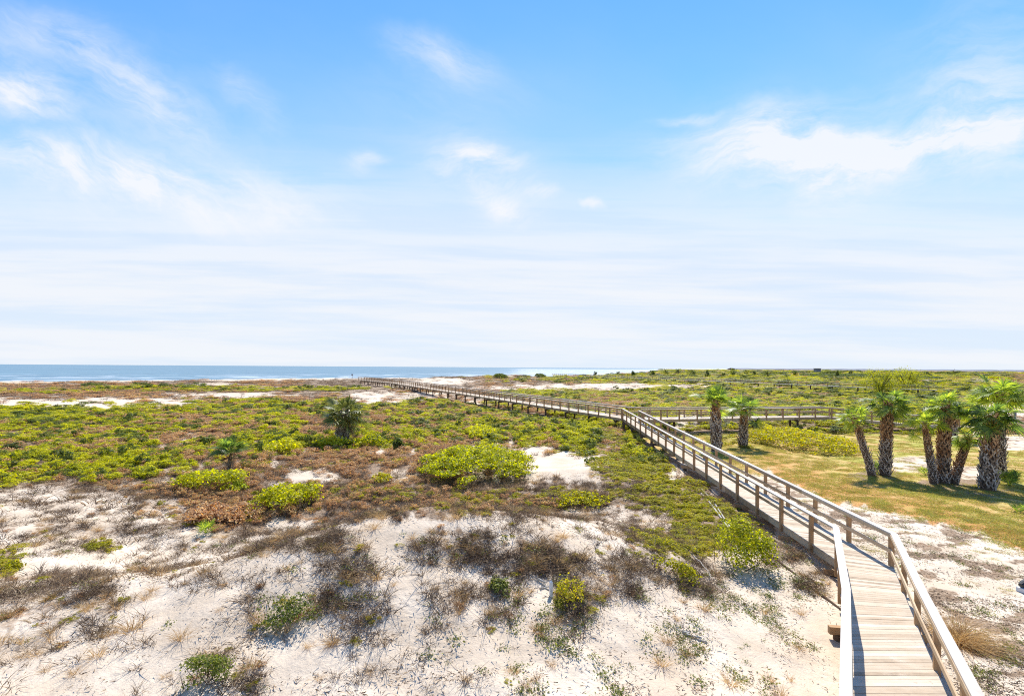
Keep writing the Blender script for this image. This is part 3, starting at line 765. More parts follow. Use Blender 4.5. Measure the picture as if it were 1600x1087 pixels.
palm_px(534, 694, 540, 630, 20, 38, 1, 'dark bushy palm standing alone in the shrubs left of the boardwalk', nf=28, elo=-14, dead=5, fresh=.0, pm='palm_dark', droop=.32)
palm_px(357, 740, 363, 684, 7, 33, 2, 'small young palm with upright fronds rising from a green shrub', nf=20, elo=12, dead=3, fresh=.5, droop=.25)
palm_px(1119, 703, 1117, 606, 16, 35, 3, 'taller of the two lone palms in front of the side boardwalk, brush shaped crown', nf=17, elo=18, dead=0, bulge=.14, droop=.22, hang=1)
palm_px(1161, 698, 1163, 620, 14, 33, 4, 'shorter of the two lone palms in front of the side boardwalk', nf=16, elo=2, dead=0, bulge=.14, droop=.25, hang=1)
palm_px(1362, 742, 1328, 640, 14, 31, 5, 'slim palm with leaning trunk at the left end of the palm group on the lawn', nf=18, elo=-12, dead=0, fresh=.35, droop=.3, hang=1)
palm_px(1383, 743, 1388, 614, 20, 40, 6, 'straight palm beside the slim leaning palm on the lawn', nf=24, elo=-14, dead=1, fresh=.5, bulge=.08, droop=.35)
palm_px(1459, 755, 1441, 646, 15, 33, 7, 'palm with slim bare upper stem in front of the thick trunk of the cluster', nf=15, elo=-5, dead=0, fresh=.5, droop=.3, hang=2)
palm_px(1473, 755, 1478, 620, 24, 40, 8, 'thick trunked palm in the middle of the three stem cluster', nf=24, elo=-20, dead=1, fresh=.8, droop=.35)
palm_px(1490, 756, 1518, 675, 18, 27, 9, 'short palm leaning right out of the three stem cluster', nf=18, elo=-25, dead=0, fresh=.75, droop=.3)
palm_px(1488, 690, 1492, 634, 16, 25, 10, 'farther palm half hidden behind the three stem cluster', nf=15, elo=-5, dead=0, fresh=.5, droop=.3)
palm_px(1543, 765, 1551, 634, 30, 50, 12, 'largest palm with thick criss cross trunk near the right edge', nf=22, elo=-22, dead=0, fresh=.5, droop=.4)
palm_px(1562, 748, 1561, 596, 22, 54, 13, 'tall palm whose crown rises behind the largest palm', nf=26, elo=-15, dead=0, fresh=.4, droop=.35)

def palmetto(px, py, rpx, seed, label, n=11):
    b = ground_at(px, py); r_ = rpx * b.y / F; rg = np.random.default_rng(seed); parts = []; st = MB()
    root = empty('saw_palmetto', b); tag(root, label, 'palmetto', 'low palmettos at the palm feet')
    for k in range(n):
        az = k * 2.4 + rg.normal() * .2; el = R(rg.uniform(25, 75)); t = np.array([math.cos(az) * math.cos(el), math.sin(az) * math.cos(el), math.sin(el)])
        p = t * r_ * rg.uniform(.55, .8); st.tube([(0, 0, -.05), p * .6, p], .012, 5, False)
        v, q = fan(rg, p, t, unit(np.array([0, 0, 1.0]) - t * t[2] + rg.normal(size=3) * .2), r_ * .6, 18, .25); parts.append((v, q, 0))
    V, Q, _ = join(parts); link('fronds', fast_mesh('fronds', V, Q, M['palm']), root); st.build('leaf_stalk', M['palm'], root)
palmetto(1374, 741, 20, 21, 'low palmetto between the slim leaning palm and its straight neighbour')
palmetto(1447, 742, 14, 22, 'low palmetto at the left foot of the three stem cluster')
palmetto(1577, 758, 24, 23, 'low palmetto right of the largest palm by the edge')
palmetto(1592, 800, 16, 24, 'dark palmetto on the lawn at the right edge')
palmetto(322, 832, 20, 25, 'low palmetto with yellowish fronds beside the rust shrubs', 9)
palmetto(372, 765, 18, 26, 'pale palmetto at the foot of the small young palm', 9)

# ------------------------------------------------------------------ hero bushes
def bush(px0, px1, yt, yb, h, mat, seed, label, leaf=.085, cat='bush', dens=1.0, mat2=None, flat=.55, group=None):
    xm = (px0 + px1) / 2
    g0 = ground_at(xm, yb); r = ray(xm, yt); z1 = g0.z + h * .85
    d1 = (z1 - ZC) / r[2] if r[2] < 0 else g0.y * 1.3
    d1 = max(d1, g0.y + .4); dm = (g0.y + d1) / 2; ry = (d1 - g0.y) / 2; rx = (px1 - px0) / 2 * dm / F
    ry = min(max(ry, .45 * rx), 1.5 * rx + .3)
    cy = g0.y + ry; cx = ray(xm, yb)[0] * cy
    z = float(ter(cx, cy))
    rg = np.random.default_rng(seed)
    nl = int(np.clip(rx * ry * 9, 16, 420)); lob = float(np.clip(.62 / math.sqrt(rx * ry), .13, .42))
    leaf = leaf * float(np.clip(g0.y / 16, 1, 2.2)) if leaf < .3 else leaf
    n = int(np.clip(dens * 16 * rx * ry / leaf ** 2, 500, 26000))
    V = lobed(rg, nl, n, rx, ry, h, leaf, lob, flat, .7)
    wx, wy = V[:, 0] + cx, V[:, 1] + cy
    V[:, 2] += np.repeat((ter(wx, wy) - z).reshape(-1, 4).mean(1), 4)
    root = empty('bush', (cx, cy, z)); tag(root, label, cat, group)
    link('foliage', fast_mesh('foliage', V, quads_of(len(V)), M[mat]), root)
    k = int(np.clip(rx * ry * 40, 40, 600)); a = rg.uniform(0, 6.28, k); q = np.sqrt(rg.uniform(0, 1, k)) * .95
    P = np.stack([q * np.cos(a) * rx, q * np.sin(a) * ry, np.zeros(k)], 1); P[:, 2] = ter(P[:, 0] + cx, P[:, 1] + cy) - z - .02
    D = np.stack([rg.normal(size=k) * .5, rg.normal(size=k) * .5, np.ones(k)], 1)
    v, qd = blades(P, D, h * rg.uniform(.5, 1.0, k), np.full(k, .02), rg, .1, 1)
    link('stems', fast_mesh('stems', v, qd, M['twig']), root)
HERO = []
def hb(*a, **k): HERO.append(a[:4]); bush(*a, **k)
hb(650, 838, 686, 770, 1.55, 'green', 31, 'largest bright green bush spreading in the middle of the dunes')
hb(270, 392, 732, 777, 1.05, 'green', 32, 'dark edged green bush at the foot of the small young palm')
hb(394, 498, 756, 816, 1.15, 'green', 33, 'rounded green bush left of centre beside orange brown scrub')
hb(1104, 1208, 812, 908, 1.35, 'green', 34, 'yellow green bush right beside the boardwalk in the foreground')
hb(1012, 1100, 872, 914, .5, 'yellow', 35, 'low olive plant patch left of the yellow green boardwalk bush', leaf=.07, dens=.7)
hb(272, 385, 1022, 1095, .55, 'dark_green', 36, 'small leafed dark green bush at the bottom edge of the picture', leaf=.05, dens=.8)
hb(392, 505, 945, 1006, .4, 'dark_green', 37, 'low green creeping patch in the dry grass on the dune slope', leaf=.05, dens=.55)
hb(866, 916, 908, 970, .6, 'yellow', 38, 'small yellow green plant next to the white stake', leaf=.06, dens=.5)
hb(1172, 1318, 662, 712, 1.35, 'yellow', 39, 'golden green shrub mound on the lawn edge under the side boardwalk', dens=.6)
hb(300, 352, 780, 832, .7, 'rust', 40, 'orange brown shrub next to the rounded green bush')
hb(352, 398, 768, 830, .6, 'rust', 41, 'rusty scrub against the left side of the rounded green bush', dens=.7)
hb(722, 780, 655, 690, .9, 'green', 42, 'green bush just behind the largest bush')
hb(578, 612, 736, 758, .5, 'yellow', 43, 'small light green plant on the sand patch left of the largest bush', leaf=.07)
hb(856, 950, 770, 800, .45, 'yellow', 44, 'low yellow plants behind the dune crest beside the sandy hollow', dens=.6)
hb(490, 560, 684, 704, .9, 'green', 45, 'green bush at the foot of the dark bushy palm')
hb(405, 470, 686, 712, .9, 'green', 46, 'rounded green bush left of the dark bushy palm')
hb(550, 612, 680, 702, .9, 'green', 47, 'green bush right of the foot of the dark bushy palm')
hb(614, 636, 688, 704, .8, 'dark_green', 48, 'small dark green bush between the palm bushes and the largest bush')
hb(765, 800, 905, 940, .25, 'sprig', 49, 'small patch of green runners on the dune slope', leaf=.07, dens=.3)
hb(4, 34, 874, 896, .25, 'yellow', 50, 'yellowish plant patch at the left edge in the foreground', leaf=.07, dens=.6)
hb(1215, 1235, 576, 606, 3.0, 'dark_green', 51, 'dark shrub standing above the far boardwalk', leaf=.5)
hb(1325, 1360, 578, 592, 3.0, 'dark_green', 52, 'dark rounded shrub on the horizon left of the willowy trees', leaf=.8)
hb(772, 792, 581, 592, 3.0, 'dark_green', 53, 'dark bush in front of the sea beyond the boardwalk', leaf=.5)
hb(838, 850, 579, 590, 3.0, 'dark_green', 54, 'small dark bush in front of the glittering water', leaf=.5)

# ------------------------------------------------------------------ scatter
def candidates(n, d0, d1, seed):
    rg = np.random.default_rng(seed)
    d = d0 * np.exp(rg.uniform(0, math.log(d1 / d0), n)); th = np.radians(rg.uniform(-57, 57, n))
    d = d / np.cos(th) ** .5
    return d * np.sin(th), d * np.cos(th), rg
def clear(x, y):            # nothing grows through the decks
    ok = np.ones(len(x), bool)
    def strip(P, Q_, m):
        a = np.array([P.x, P.y]); b = np.array([Q_.x, Q_.y]); e = b - a; L = e @ e
        t = np.clip(((x - a[0]) * e[0] + (y - a[1]) * e[1]) / L, 0, 1)
        return np.hypot(x - a[0] - t * e[0], y - a[1] - t * e[1]) > m
    def mid(a, b): return (a + b) / 2
    cs = [mid(Lx, Rx), mid(Le, Re), mid(Lb, Rm), mid(L1, R1), mid(L2, R2)]
    for a, b in zip(cs[:-1], cs[1:]): ok &= strip(a, b, 1.05)
    for a, b in ((L2, LF1), (LF1, LF2)): ok &= strip(a + fp, b + fp, 1.2)
    for a, b in ((F0, F1), (F1, F2), (F2, F3), (F3, F4)): ok &= strip(a + bk / 2, b + bk / 2, 1.1)
    return ok
def shown(u, v):
    return (u > -60) & (u < 1660) & (v < 1130)

IND = {'green': [], 'rust': [], 'yellow': []}
acc = {k: [] for k in ('green', 'rust', 'yellow', 'dry', 'dark', 'straw', 'sprig', 'litter', 'lawn')}
X, Y, rg = candidates(105000, 12, 1500, 1)
u, v, d, n, right, g, r_, yy, dd, sp, sand, lawn = fields(X, Y)
ok = clear(X, Y) & (shore_d(X, Y) < -42)
h0 = rg.uniform(size=len(X)); Zt = ter(X, Y)
p1, p2, p3, p4 = g * .72, r_ * .55, np.maximum(yy * .75, g * .18 + r_ * .07), np.maximum(dd * .62, r_ * .26 + g * .1)
tot = np.maximum(1, (p1 + p2 + p3 + p4) * 1.05)
c1 = p1 / tot; c2 = c1 + p2 / tot; c3 = c2 + p3 / tot; c4 = c3 + p4 / tot
kind = np.where(h0 < c1, 0, np.where(h0 < c2, 1, np.where(h0 < c3, 2, np.where(h0 < c4, 3, 9))))
kind = np.where(ok & (d > 17), kind, 9)
kind = np.where((kind == 0) & (rg.uniform(size=len(X)) < np.where(d > 150, .13, .14)), 4, kind)
for ki, nm in enumerate(('green', 'rust', 'yellow', 'dry', 'dark')):
    m = kind == ki; dm = d[m]
    w = np.clip(.0192 * dm, .42, 40) * np.clip(np.exp(rg.normal(size=m.sum()) * .34), .5, 2.1) * (.8 if nm == 'dry' else 1)
    hh = np.minimum(w, .65 + .0016 * dm) * rg.uniform(.7, 1.25, m.sum()) * (np.where(dm > 150, 1.6, 1.15) if nm == 'dark' else 1)
    if nm == 'yellow': hh *= .8
    S_ = np.stack([w, w, hh], 1); rt = np.stack([rg.normal(size=m.sum()) * .07, rg.normal(size=m.sum()) * .07, rg.uniform(0, 6.28, m.sum())], 1)
    acc[nm].append([X[m], Y[m], Zt[m] - .03, S_, rt, u[m], v[m], dm])
# foreground tufts, sprigs, litter
X, Y, rg = candidates(46000, 9.2, 34, 2)
u, v, d, n, right, g, r_, yy, dd, sp, sand, lawn = fields(X, Y)
ok = clear(X, Y); h0 = rg.uniform(size=len(X)); Zt = ter(X, Y)
near = ok & (v > 735)
def put(nm, m, lo, hi, hs=(.8, 1.2), sink=.02, lean=.12):
    k = int(m.sum())
    w = rg.uniform(lo, hi, k); S_ = np.stack([w, w, w * rg.uniform(hs[0], hs[1], k)], 1)
    rt = np.stack([rg.normal(size=k) * lean, rg.normal(size=k) * lean, rg.uniform(0, 6.28, k)], 1)
    acc[nm].append([X[m], Y[m], Zt[m] - sink, S_, rt, u[m], v[m], d[m]])
cl = ss(.42, .62, fbm(X / .8, Y / .8, 91, 3))
put('dry', near & (h0 < dd * .72 * (.10 + 1.25 * cl)) & ~right, .12, .56, (.6, 1.15))
h0 = rg.uniform(size=len(X)); put('yellow', near & (h0 < yy * .30) & (v > 760), .2, .5, (.5, .9))
h0 = rg.uniform(size=len(X)); put('yellow', near & (h0 < dd * .028) & (v > 760) & ~right, .12, .34, (.5, 1.0))
h0 = rg.uniform(size=len(X)); put('sprig', near & (h0 < dd * .05 * (.3 + cl)) & ~right, .14, .4, (.6, 1.2))
h0 = rg.uniform(size=len(X)); put('rust', near & (h0 < dd * .03) & ~right, .12, .34, (.5, 1.0))
h0 = rg.uniform(size=len(X)); put('rust', near & (h0 < r_ * .2) & (v > 760), .2, .5, (.5, .9))
h0 = rg.uniform(size=len(X)); put('sprig', near & (h0 < sp * .22 * (.2 + 1.4 * cl)), .14, .42, (.7, 1.3))
h0 = rg.uniform(size=len(X)); put('straw', near & (h0 < .006 + dd * .05) & ~right, .2, .5)
h0 = rg.uniform(size=len(X)); put('litter', ok & (v > 720) & (h0 < (.04 + .4 * dd + .25 * sp + .5 * right) * (1 - lawn) * (.1 + cl)), .3, .9, (.6, 1), .0, .05)
# lawn
X, Y, rg = candidates(30000, 20, 80, 3)
u, v, d, n, right, g, r_, yy, dd, sp, sand, lawn = fields(X, Y)
Zt = ter(X, Y); h0 = rg.uniform(size=len(X))
put('lawn', clear(X, Y) & (h0 < lawn * .9) & (lawn > .2), .5, 1.1, (.6, 1.2), .01, .03)
h0 = rg.uniform(size=len(X)); put('lawn', clear(X, Y) & right & (lawn < .3) & (h0 < .5 * ss(.45, .65, fbm(X / 1.4, Y / .9, 141, 3))), .2, .6, (.6, 1.2), .01, .03)

names = {'green': ('green_shrubs', 'bright green low shrubs covering the dune field', 'shrubs'),
         'rust': ('rust_shrubs', 'orange brown low scrub between the green shrubs', 'scrub'),
         'yellow': ('yellow_beach_plants', 'yellow green creeping beach plants', 'ground cover'),
         'dry': ('dry_dune_grass', 'dead grey brown grass stems standing in the sand', 'dry grass'),
         'dark': ('dark_shrubs', 'darker green shrubs among the dune scrub', 'shrubs'),
         'straw': ('straw_grass', 'small straw coloured grass tufts on the sand', 'grass'),
         'sprig': ('beach_sprigs', 'tiny green sprigs dotted over the sand', 'ground cover'),
         'litter': ('plant_litter', 'broken dark stems lying on the sand', 'plant litter'),
         'lawn': ('lawn_grass', 'short yellowish grass of the lawn around the palms', 'grass')}
for nm, L in acc.items():
    A = [np.concatenate([q[i] for q in L]) for i in range(8)]
    keepm = np.ones(len(A[0]), bool)
    if nm in ('green', 'rust', 'yellow'):
        # the largest ones seen are shrubs of their own
        app = A[3][:, 0] / A[7]; vis = (A[5] > 5) & (A[5] < 1595) & (A[7] > 19) & (A[7] < 75) & (A[6] < 760)
        side = {'green': 60, 'rust': 40, 'yellow': 40}[nm]
        idx = np.argsort(-(app * vis))[:side]
        word = {'green': 'bright green', 'rust': 'rust brown', 'yellow': 'yellow green'}[nm]
        for i in idx:
            o = link({'green': 'green_shrub', 'rust': 'rust_shrub', 'yellow': 'yellow_shrub'}[nm], SP[nm][int(i) % 6], None, (A[0][i], A[1][i], A[2][i]))
            o.rotation_euler = A[4][i].tolist(); o.scale = A[3][i].tolist()
            pl = 'left of the boardwalk' if A[0][i] < 13 else 'right of the boardwalk'
            tag(o, f'low {word} shrub mound among its like in the dune scrub {pl}', 'shrub', f'{word} shrub mounds {pl}')
            keepm[i] = False
    a_, b_, c_ = names[nm]
    scatter(a_, nm, A[0][keepm], A[1][keepm], A[2][keepm], A[3][keepm], A[4][keepm], b_, c_)

# ------------------------------------------------------------------ far trees
def tree(px, pyb, pyt, wpx, seed, mat, label, leaf, nl=60, n=5200, group=None, dist=None):
    r = ray(px, pyb); z = 1.2
    b = ground_at(px, pyb) if dist is None else Vector((r[0] * dist, dist, float(ter(r[0] * dist, dist))))
    h = (pyb - pyt) * b.y / F; w = wpx / 2 * b.y / F; rg = np.random.default_rng(seed)
    if dist is not None: h = max(1.0, (ZC + ray(px, pyt)[2] * dist) - b.z)
    root = empty('tree', b); tag(root, label, 'tree', group)
    tk = MB()
    for k in range(5):
        a = k * 1.3 + rg.uniform(0, 1); e = np.array([math.cos(a) * w * .5, math.sin(a) * w * .5, h * rg.uniform(.6, .85)])
        tk.tube([(0, 0, -.3), e * (.25, .25, .45), e], [h * .025, h * .018, h * .006], 6)
    tk.build('trunk', M['pile'], root)
    c = np.stack([rg.normal(size=nl) * w * .42, rg.normal(size=nl) * w * .42, rg.uniform(.15, .9, nl) * h], 1)
    c[:, :2] *= (1.15 - .5 * (c[:, 2:] / h))
    k = rg.integers(0, nl, n); P = c[k] + rg.normal(size=(n, 3)) * np.array([w * .13, w * .13, h * .07])
    P[:, 2] = np.maximum(P[:, 2], .1)
    V = leaves(P, unit(P - (0, 0, h * .4)), leaf, rg, .4, .9)
    link('crown', fast_mesh('crown', V, quads_of(len(V)), M[mat]), root)
tree(1376, 616, 577, 62, 61, 'bough', 'feathery yellow green tree behind the straight palm', .42, 46, 4200)
tree(1417, 615, 574, 60, 62, 'bough', 'taller feathery yellow green tree right of the first one behind the palms', .42, 46, 4200)
for k, (px, yb, yt, w) in enumerate([(1105, 584, 577, 10), (1145, 582.5, 576, 14), (1178, 583, 577.5, 10), (1290, 583, 577, 16), (1308, 583.5, 577.5, 12), (1130, 590, 582, 8), (930, 584, 579.5, 8), (966, 584, 580, 7), (988, 583, 579, 12), (1040, 582, 577.2, 14), (1060, 583, 577, 12), (1165, 584, 577.6, 9), (1200, 583, 577.2, 18), (1242, 584, 577.8, 12), (1330, 583, 577.6, 10), (1450, 584, 579, 12), (1020, 584, 578.2, 9), (1085, 583, 578, 16)]):
    tree(px, yb, yt, w, 70 + k, 'dark_green', 'small dark rounded tree on the far horizon right of the sea', .9, 14, 420, 'small dark trees along the far horizon', dist=420 + 40 * (k % 4))

# ------------------------------------------------------------------ small things
def small_things():
    # white stake with driftwood
    b = ground_at(861, 931); s_ = empty('marker_stake', b); tag(s_, 'short white stake standing in dry grass on the dune', 'stake')
    q = MB(); q.box((0, 0, .14), .075, .06, .42, .3); q.build('shaft', M['white'], s_)
    q = MB(); q.add([(-.0375, -.03, 0), (.0375, -.03, 0), (.0375, .03, 0), (-.0375, .03, 0), (0, 0, .06)], [(0, 1, 4), (1, 2, 4), (2, 3, 4), (3, 0, 4), (3, 2, 1, 0)])
    t_ = q.build('pointed_top', M['white'], s_); t_.location = (0, 0, .352); t_.rotation_euler = (0, 0, .3)
    def stick(p0, p1, r_, label, name='driftwood_stick', lift=.03, mat='drift', bow=.06):
        a, c = ground_at(*p0), ground_at(*p1); rg = np.random.default_rng(int(p0[0]))
        pts = []
        for k in range(7):
            p = a.lerp(c, k / 6); p.z = float(ter(p.x, p.y)) + lift + rg.uniform(-.01, .02)
            p.x += rg.normal() * bow * (0 < k < 6); pts.append(np.array(p) - np.array(a))
        m_ = MB(); m_.tube(pts, [r_ * (1 - .5 * k / 6) for k in range(7)], 7)
        o = link(name, m_.mesh(name, M[mat]), None, a); tag(o, label, name.replace('_', ' ').split()[-1])
    stick((840, 906), (858, 922), .03, 'pale driftwood stick lying left of the white stake, upper one')
    stick((846, 921), (860, 918), .025, 'short pale driftwood stick touching the foot of the white stake')
    stick((1066, 988), (1104, 1004), .04, 'grey driftwood branch lying on sparse sand at lower centre right')
    stick((1084, 874), (1110, 908), .018, 'thin white bare branch in front of the yellow green boardwalk bush', 'dead_branch', .12)
    for off, lab in ((0, 'pale rope line lying on the sand along the boardwalk, nearer the bushes'), (7, 'second pale rope line on the sand, nearer the boardwalk')):
        pts = [(1074 + off, 752), (1092 + off, 768), (1108 + off, 785), (1124 + off * .6, 806), (1138 + off * .5, 826)]
        W_ = [ground_at(*p) for p in pts]; a = W_[0]
        m_ = MB(); m_.tube([np.array(p) - np.array(a) + (0, 0, .05) for p in W_], .035, 6)
        tag(link('rope', m_.mesh('rope', M['drift']), None, a), lab, 'rope')
    pts = [(1205, 868), (1235, 892), (1265, 916), (1300, 942), (1318, 956)]
    W_ = [ground_at(*p) for p in pts]; a = W_[0]; m_ = MB(); m_.tube([np.array(p) - np.array(a) + (0, 0, .02) for p in W_], .035, 6)
    tag(link('edging_strip', m_.mesh('edging', M['pile']), None, a), 'thin dark edging strip along the sand beside the near boardwalk', 'edging')
    # tan clump of grass by the near rail
    b = ground_at(1497, 1003); rg = np.random.default_rng(9); n_ = 900
    P = np.stack([rg.normal(size=n_) * .19, rg.normal(size=n_) * .19, np.zeros(n_)], 1)
    D = np.stack([P[:, 0] * 3.2 + rg.normal(size=n_) * .30 + .12, P[:, 1] * 3.2 + rg.normal(size=n_) * .30, np.ones(n_)], 1)
    V, Q = blades(P, D, rg.uniform(.5, 1.15, n_), np.full(n_, .012), rg, .55, 4)
    tag(link('grass_clump', fast_mesh('grass clump', V, Q, M['straw']), None, b), 'large tan grass clump beside the near boardwalk railing', 'grass clump')
    # single clumps on the dune
    for k, (px, py, s_, mt, lab) in enumerate([(207, 985, .62, 'straw', 'lone straw coloured grass clump on open sand with long shadow, lower left'),
            (466, 856, .40, 'straw', 'small dry grass clump on the dune crest casting a shadow to the left'), (533, 846, .42, 'straw', 'upright tan grass clump on the dune crest left of centre'),
            (305, 910, .40, 'dry', 'small bent dark clump on bare sand of the left dune'), (755, 975, .5, 'dry', 'dark dry clump with a shadow patch on the middle of the slope'),
            (588, 905, .55, 'straw', 'golden grass clump in the dry patch near the dune crest'), (840, 985, .4, 'straw', 'small straw clump left below the yellow green plant')]):
        o = link('grass_clump', SP[mt][k % len(SP[mt])], None, ground_at(px, py)); o.scale = (s_,) * 3; o.rotation_euler[2] = k; tag(o, lab, 'grass clump')
    # white lamp post by the side walk
    b = ground_at(1586, 672.5); h = 32 * b.y / F; lp = empty('bollard_light', b); tag(lp, 'white post with a dark grey lamp head beside the walk at the right edge', 'post')
    q = MB(); q.tube([(0, 0, -.2), (0, 0, h * .72)], .10, 10); q.build('shaft', M['white'], lp)
    q = MB(); q.tube([(0, 0, h * .722), (0, 0, h * .92)], .13, 10); q.build('lamp_head', M['far_wall'], lp)
    q = MB(); q.tube([(0, 0, h * .922), (0, 0, h * .98), (0, 0, h)], [.2, .19, .05], 12); q.build('cap', M['white'], lp)
    # small black and white object at the edge
    b = ground_at(1600, 924); r_ = empty('ground_light', b); tag(r_, 'small black object with a white base on the sand, cut by the right edge', 'light')
    q = MB(); q.box((0, 0, .06), .34, .26, .16, .3); q.build('base', M['white'], r_)
    q = MB(); q.tube([(-.14, -.02, .22), (0, 0, .26), (.2, .05, .30)], [.07, .12, .14], 12); q.build('hood', M['black'], r_)
    # sign by the beach access
    p = at(550.3, 591, 6.6); z = float(ter(p.x, p.y)); sg = empty('beach_sign', (p.x, p.y, z)); tag(sg, 'tiny dark sign on a thin pole left of the far boardwalk end', 'sign')
    top = ZC + ray(550.3, 584)[2] * p.y - z
    q = MB(); q.tube([(0, 0, -.3), (0, 0, top)], .09, 6); q.build('pole', M['pile'], sg)
    q = MB(); q.box((0, -.12, top - .5), .85, .06, .85); q.build('panel', M['far_wall'], sg)
    # far building
    d_ = 900.0; r = ray(1277, 579); b = Vector((r[0] * d_, d_, float(ter(r[0] * d_, d_)))); top = ZC + ray(1277, 575.8)[2] * d_ - b.z
    bd_ = empty('building', b); tag(bd_, 'tiny grey block building on the horizon above the far boardwalk', 'building')
    q = MB(); q.box((0, 0, top / 2 - 1), 8, 8, top + 2); q.build('wall', M['far_wall'], bd_)
    q = MB(); q.box((0, 0, top + .32), 9, 9, .6); q.build('roof', M['black'], bd_)
    # far shore strip
    m_ = MB(); d_ = 4600.0
    xs = np.linspace(ray(1150, 580)[0] * d_, ray(1900, 580)[0] * d_, 60)
    rgk = np.random.default_rng(4)
    V = []; 
    for x in xs:
        hh = 9 + rgk.uniform(0, 6); V += [(x, d_, -6), (x, d_ + 40, hh * .8), (x, d_ + 120, hh), (x, d_ + 260, -6)]
    Fc = [(4 * i + j, 4 * i + 4 + j, 4 * i + 5 + j, 4 * i + 1 + j) for i in range(59) for j in range(3)]
    m_.add(V, Fc); o = m_.build('far_shore', M['far_wall']); tag(o, 'thin dark far shore on the right horizon', kind='structure')
small_things()

# ------------------------------------------------------------------ light and sky
AZ, EL = R(15.5), R(54)
S = Vector((math.sin(AZ) * math.cos(EL), math.cos(AZ) * math.cos(EL), math.sin(EL)))
sun_d = bpy.data.lights.new('sun', 'SUN'); sun_d.energy = 4.6; sun_d.angle = R(.53); sun_d.color = (1, .955, .88)
sun = bpy.data.objects.new('sun', sun_d); COL.objects.link(sun); sun.rotation_euler = S.to_track_quat('Z', 'Y').to_euler(); sun.location = S * 60

wd = bpy.data.worlds.new('World'); scene.world = wd; wd.use_nodes = True
t = NT(wd.node_tree); t.n.clear()
out = t.new('ShaderNodeOutputWorld'); bg = t.new('ShaderNodeBackground'); t.l.new(bg.outputs[0], out.inputs[0])
sky = t.new('ShaderNodeTexSky', sky_type='NISHITA'); sky.sun_disc = False; sky.sun_elevation = EL; sky.sun_rotation = AZ
sky.altitude = 0; sky.air_density = 1.0; sky.dust_density = .0; sky.ozone_density = 3.0
EXPO = .62; GAIN = 2 ** EXPO; STR = .12; bg.inputs[1].default_value = STR
tc = t.new('ShaderNodeTexCoord'); sx = t.new('ShaderNodeSeparateXYZ'); t.l.new(tc.outputs['Generated'], sx.inputs[0])
yv = t.m('MAXIMUM', sx.outputs[1], .12)
U = t.m('DIVIDE', sx.outputs[0], yv); Wc = t.m('DIVIDE', sx.outputs[2], yv)
cv = t.new('ShaderNodeCombineXYZ'); t.l.new(U, cv.inputs[0]); t.l.new(Wc, cv.inputs[1]); UV = cv.outputs[0]
warp = t.new('ShaderNodeTexNoise'); t.l.new(UV, warp.inputs['Vector']); warp.inputs['Scale'].default_value = 2.6; warp.inputs['Detail'].default_value = 5; warp.inputs['Roughness'].default_value = .6
wv = t.vm('SCALE', t.vm('SUBTRACT', warp.outputs['Color'], (.5, .5, .5)), None, .17)
UW = t.vm('ADD', UV, wv)
def rotscale(vec, ang, sx_, sy_):
    a = t.new('ShaderNodeVectorRotate', rotation_type='Z_AXIS'); t.l.new(vec, a.inputs['Vector']); a.inputs['Angle'].default_value = R(ang)
    return t.vm('MULTIPLY', a.outputs[0], (sx_, sy_, 1))
wisp = t.noise(rotscale(UW, 24, 2.2, 7.0), 1.7, 10, .66, .25)
wisp2 = t.noise(rotscale(UW, -12, 2.4, 8), 1.9, 10, .66, .25)
streak = t.noise(rotscale(t.vm('ADD', UV, t.vm('SCALE', wv, None, .08)), 1, .9, 14), 1.35, 8, .6, .15)
def blob(px, py, rx, ry, ang, k):
    p = t.vm('SUBTRACT', UW, ((px - 800) / F, (574 - py) / F, 0))
    q = rotscale(p, ang, F / rx, F / ry)
    q2 = t.vm('MULTIPLY', q, (1, 1, 0))
    return t.m('MULTIPLY', t.sst(1.15, 0.0, t.vm('LENGTH', q2)), k)
def addall(l):
    r = l[0]
    for q in l[1:]: r = t.m('ADD', r, q)
    return r
bl1 = [blob(*b) for b in ((210, 140, 190, 55, 38, .95), (40, 160, 95, 50, 10, 1.25), (90, 262, 330, 45, 5, 1.0), (270, 300, 300, 46, 6, .8), (560, 262, 45, 30, -15, .6), (420, 345, 180, 30, 0, .6),
                          (680, 85, 130, 50, 15, .75), (380, 165, 90, 32, 45, .5), (60, 60, 140, 70, 0, .5))]
bl1 += [blob(*b) for b in ((120, 200, 420, 190, 12, .42), (330, 320, 420, 90, 4, .5), (700, 150, 230, 90, 0, .2))]
bl2 = [blob(755, 256, 90, 20, 4, .75), blob(785, 324, 85, 24, 25, .85), blob(695, 284, 60, 40, 0, .6), blob(576, 258, 44, 14, 10, .55), blob(1320, 235, 420, 130, -4, .6), blob(1330, 245, 330, 60, -8, .5), blob(1560, 90, 200, 140, 0, .4), blob(760, 270, 190, 90, 20, .3)] + [blob(*b) for b in ((1180, 225, 170, 75, -8, 1.15), (1270, 285, 110, 70, 0, .95), (1420, 225, 260, 48, -8, 1.1), (1570, 190, 150, 120, 0, .75), (760, 290, 120, 60, 30, .8), (925, 320, 22, 9, 0, 1.3), (850, 308, 34, 12, 0, 1.0), (1060, 185, 60, 14, -5, .7))]
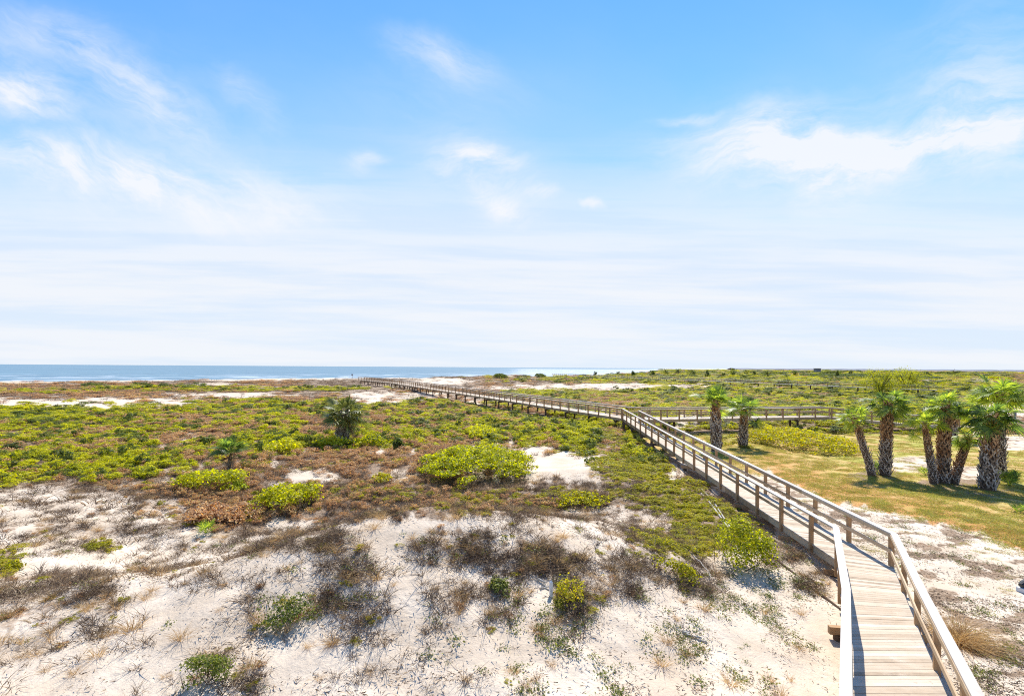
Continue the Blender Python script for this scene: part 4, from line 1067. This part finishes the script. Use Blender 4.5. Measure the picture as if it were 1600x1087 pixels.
c1 = t.m('MULTIPLY', addall(bl1), t.sst(.22, .78, wisp)); c2 = t.m('MULTIPLY', addall(bl2), t.sst(.22, .76, wisp2))
front = t.sst(.0, .25, sx.outputs[1])
cl = t.m('MULTIPLY', t.m('ADD', c1, c2), front)
elev = sx.outputs[2]
haze = t.sst(.48, .16, t.m('ADD', Wc, t.m('MULTIPLY', t.m('SUBTRACT', streak, .5), .26)))
haze_b = t.sst(.34, .02, elev)
mixf = t.new('ShaderNodeMix', data_type='FLOAT'); t.l.new(front, mixf.inputs[0]); t.l.new(haze_b, mixf.inputs[2]); t.l.new(haze, mixf.inputs[3])
hz = mixf.outputs[0]
veil = t.m('MULTIPLY', t.sst(.78, .22, t.m('ADD', Wc, t.m('MULTIPLY', t.m('SUBTRACT', t.noise(rotscale(UW, 20, 1, 2), 1.1, 5, .55), .5), .5))), .62)
K = 1 / STR / GAIN
skc = t.new('ShaderNodeHueSaturation'); t.l.new(sky.outputs[0], skc.inputs['Color']); skc.inputs['Hue'].default_value = .504; skc.inputs['Saturation'].default_value = 1.22; skc.inputs['Value'].default_value = 1.3
base = t.mix(t.m('MULTIPLY', veil, front), skc.outputs[0], (.50 * K, .70 * K, 1.0 * K))
base = t.mix(t.m('MULTIPLY', hz, .93), base, (.735 * K, .835 * K, .97 * K))
base = t.mix(t.m('MULTIPLY', t.m('MULTIPLY', t.sst(.36, .60, streak), hz), .85), base, (.91 * K, .935 * K, .98 * K))
base = t.mix(t.m('MINIMUM', t.m('MULTIPLY', cl, .86), .9), base, (.94 * K, .955 * K, .985 * K))
t.l.new(base, bg.inputs[0])

# ------------------------------------------------------------------ render settings
scene.render.engine = 'CYCLES'
scene.view_settings.view_transform = 'Standard'; scene.view_settings.look = 'None'
scene.view_settings.exposure = EXPO; scene.view_settings.gamma = 1.0
scene.cycles.max_bounces = 8; scene.cycles.volume_bounces = 0; scene.cycles.diffuse_bounces = 5; scene.cycles.transmission_bounces = 6; scene.cycles.glossy_bounces = 2
scene.cycles.use_denoising = False; scene.cycles.pixel_filter_type = 'BLACKMAN_HARRIS'; scene.cycles.filter_width = 1.1
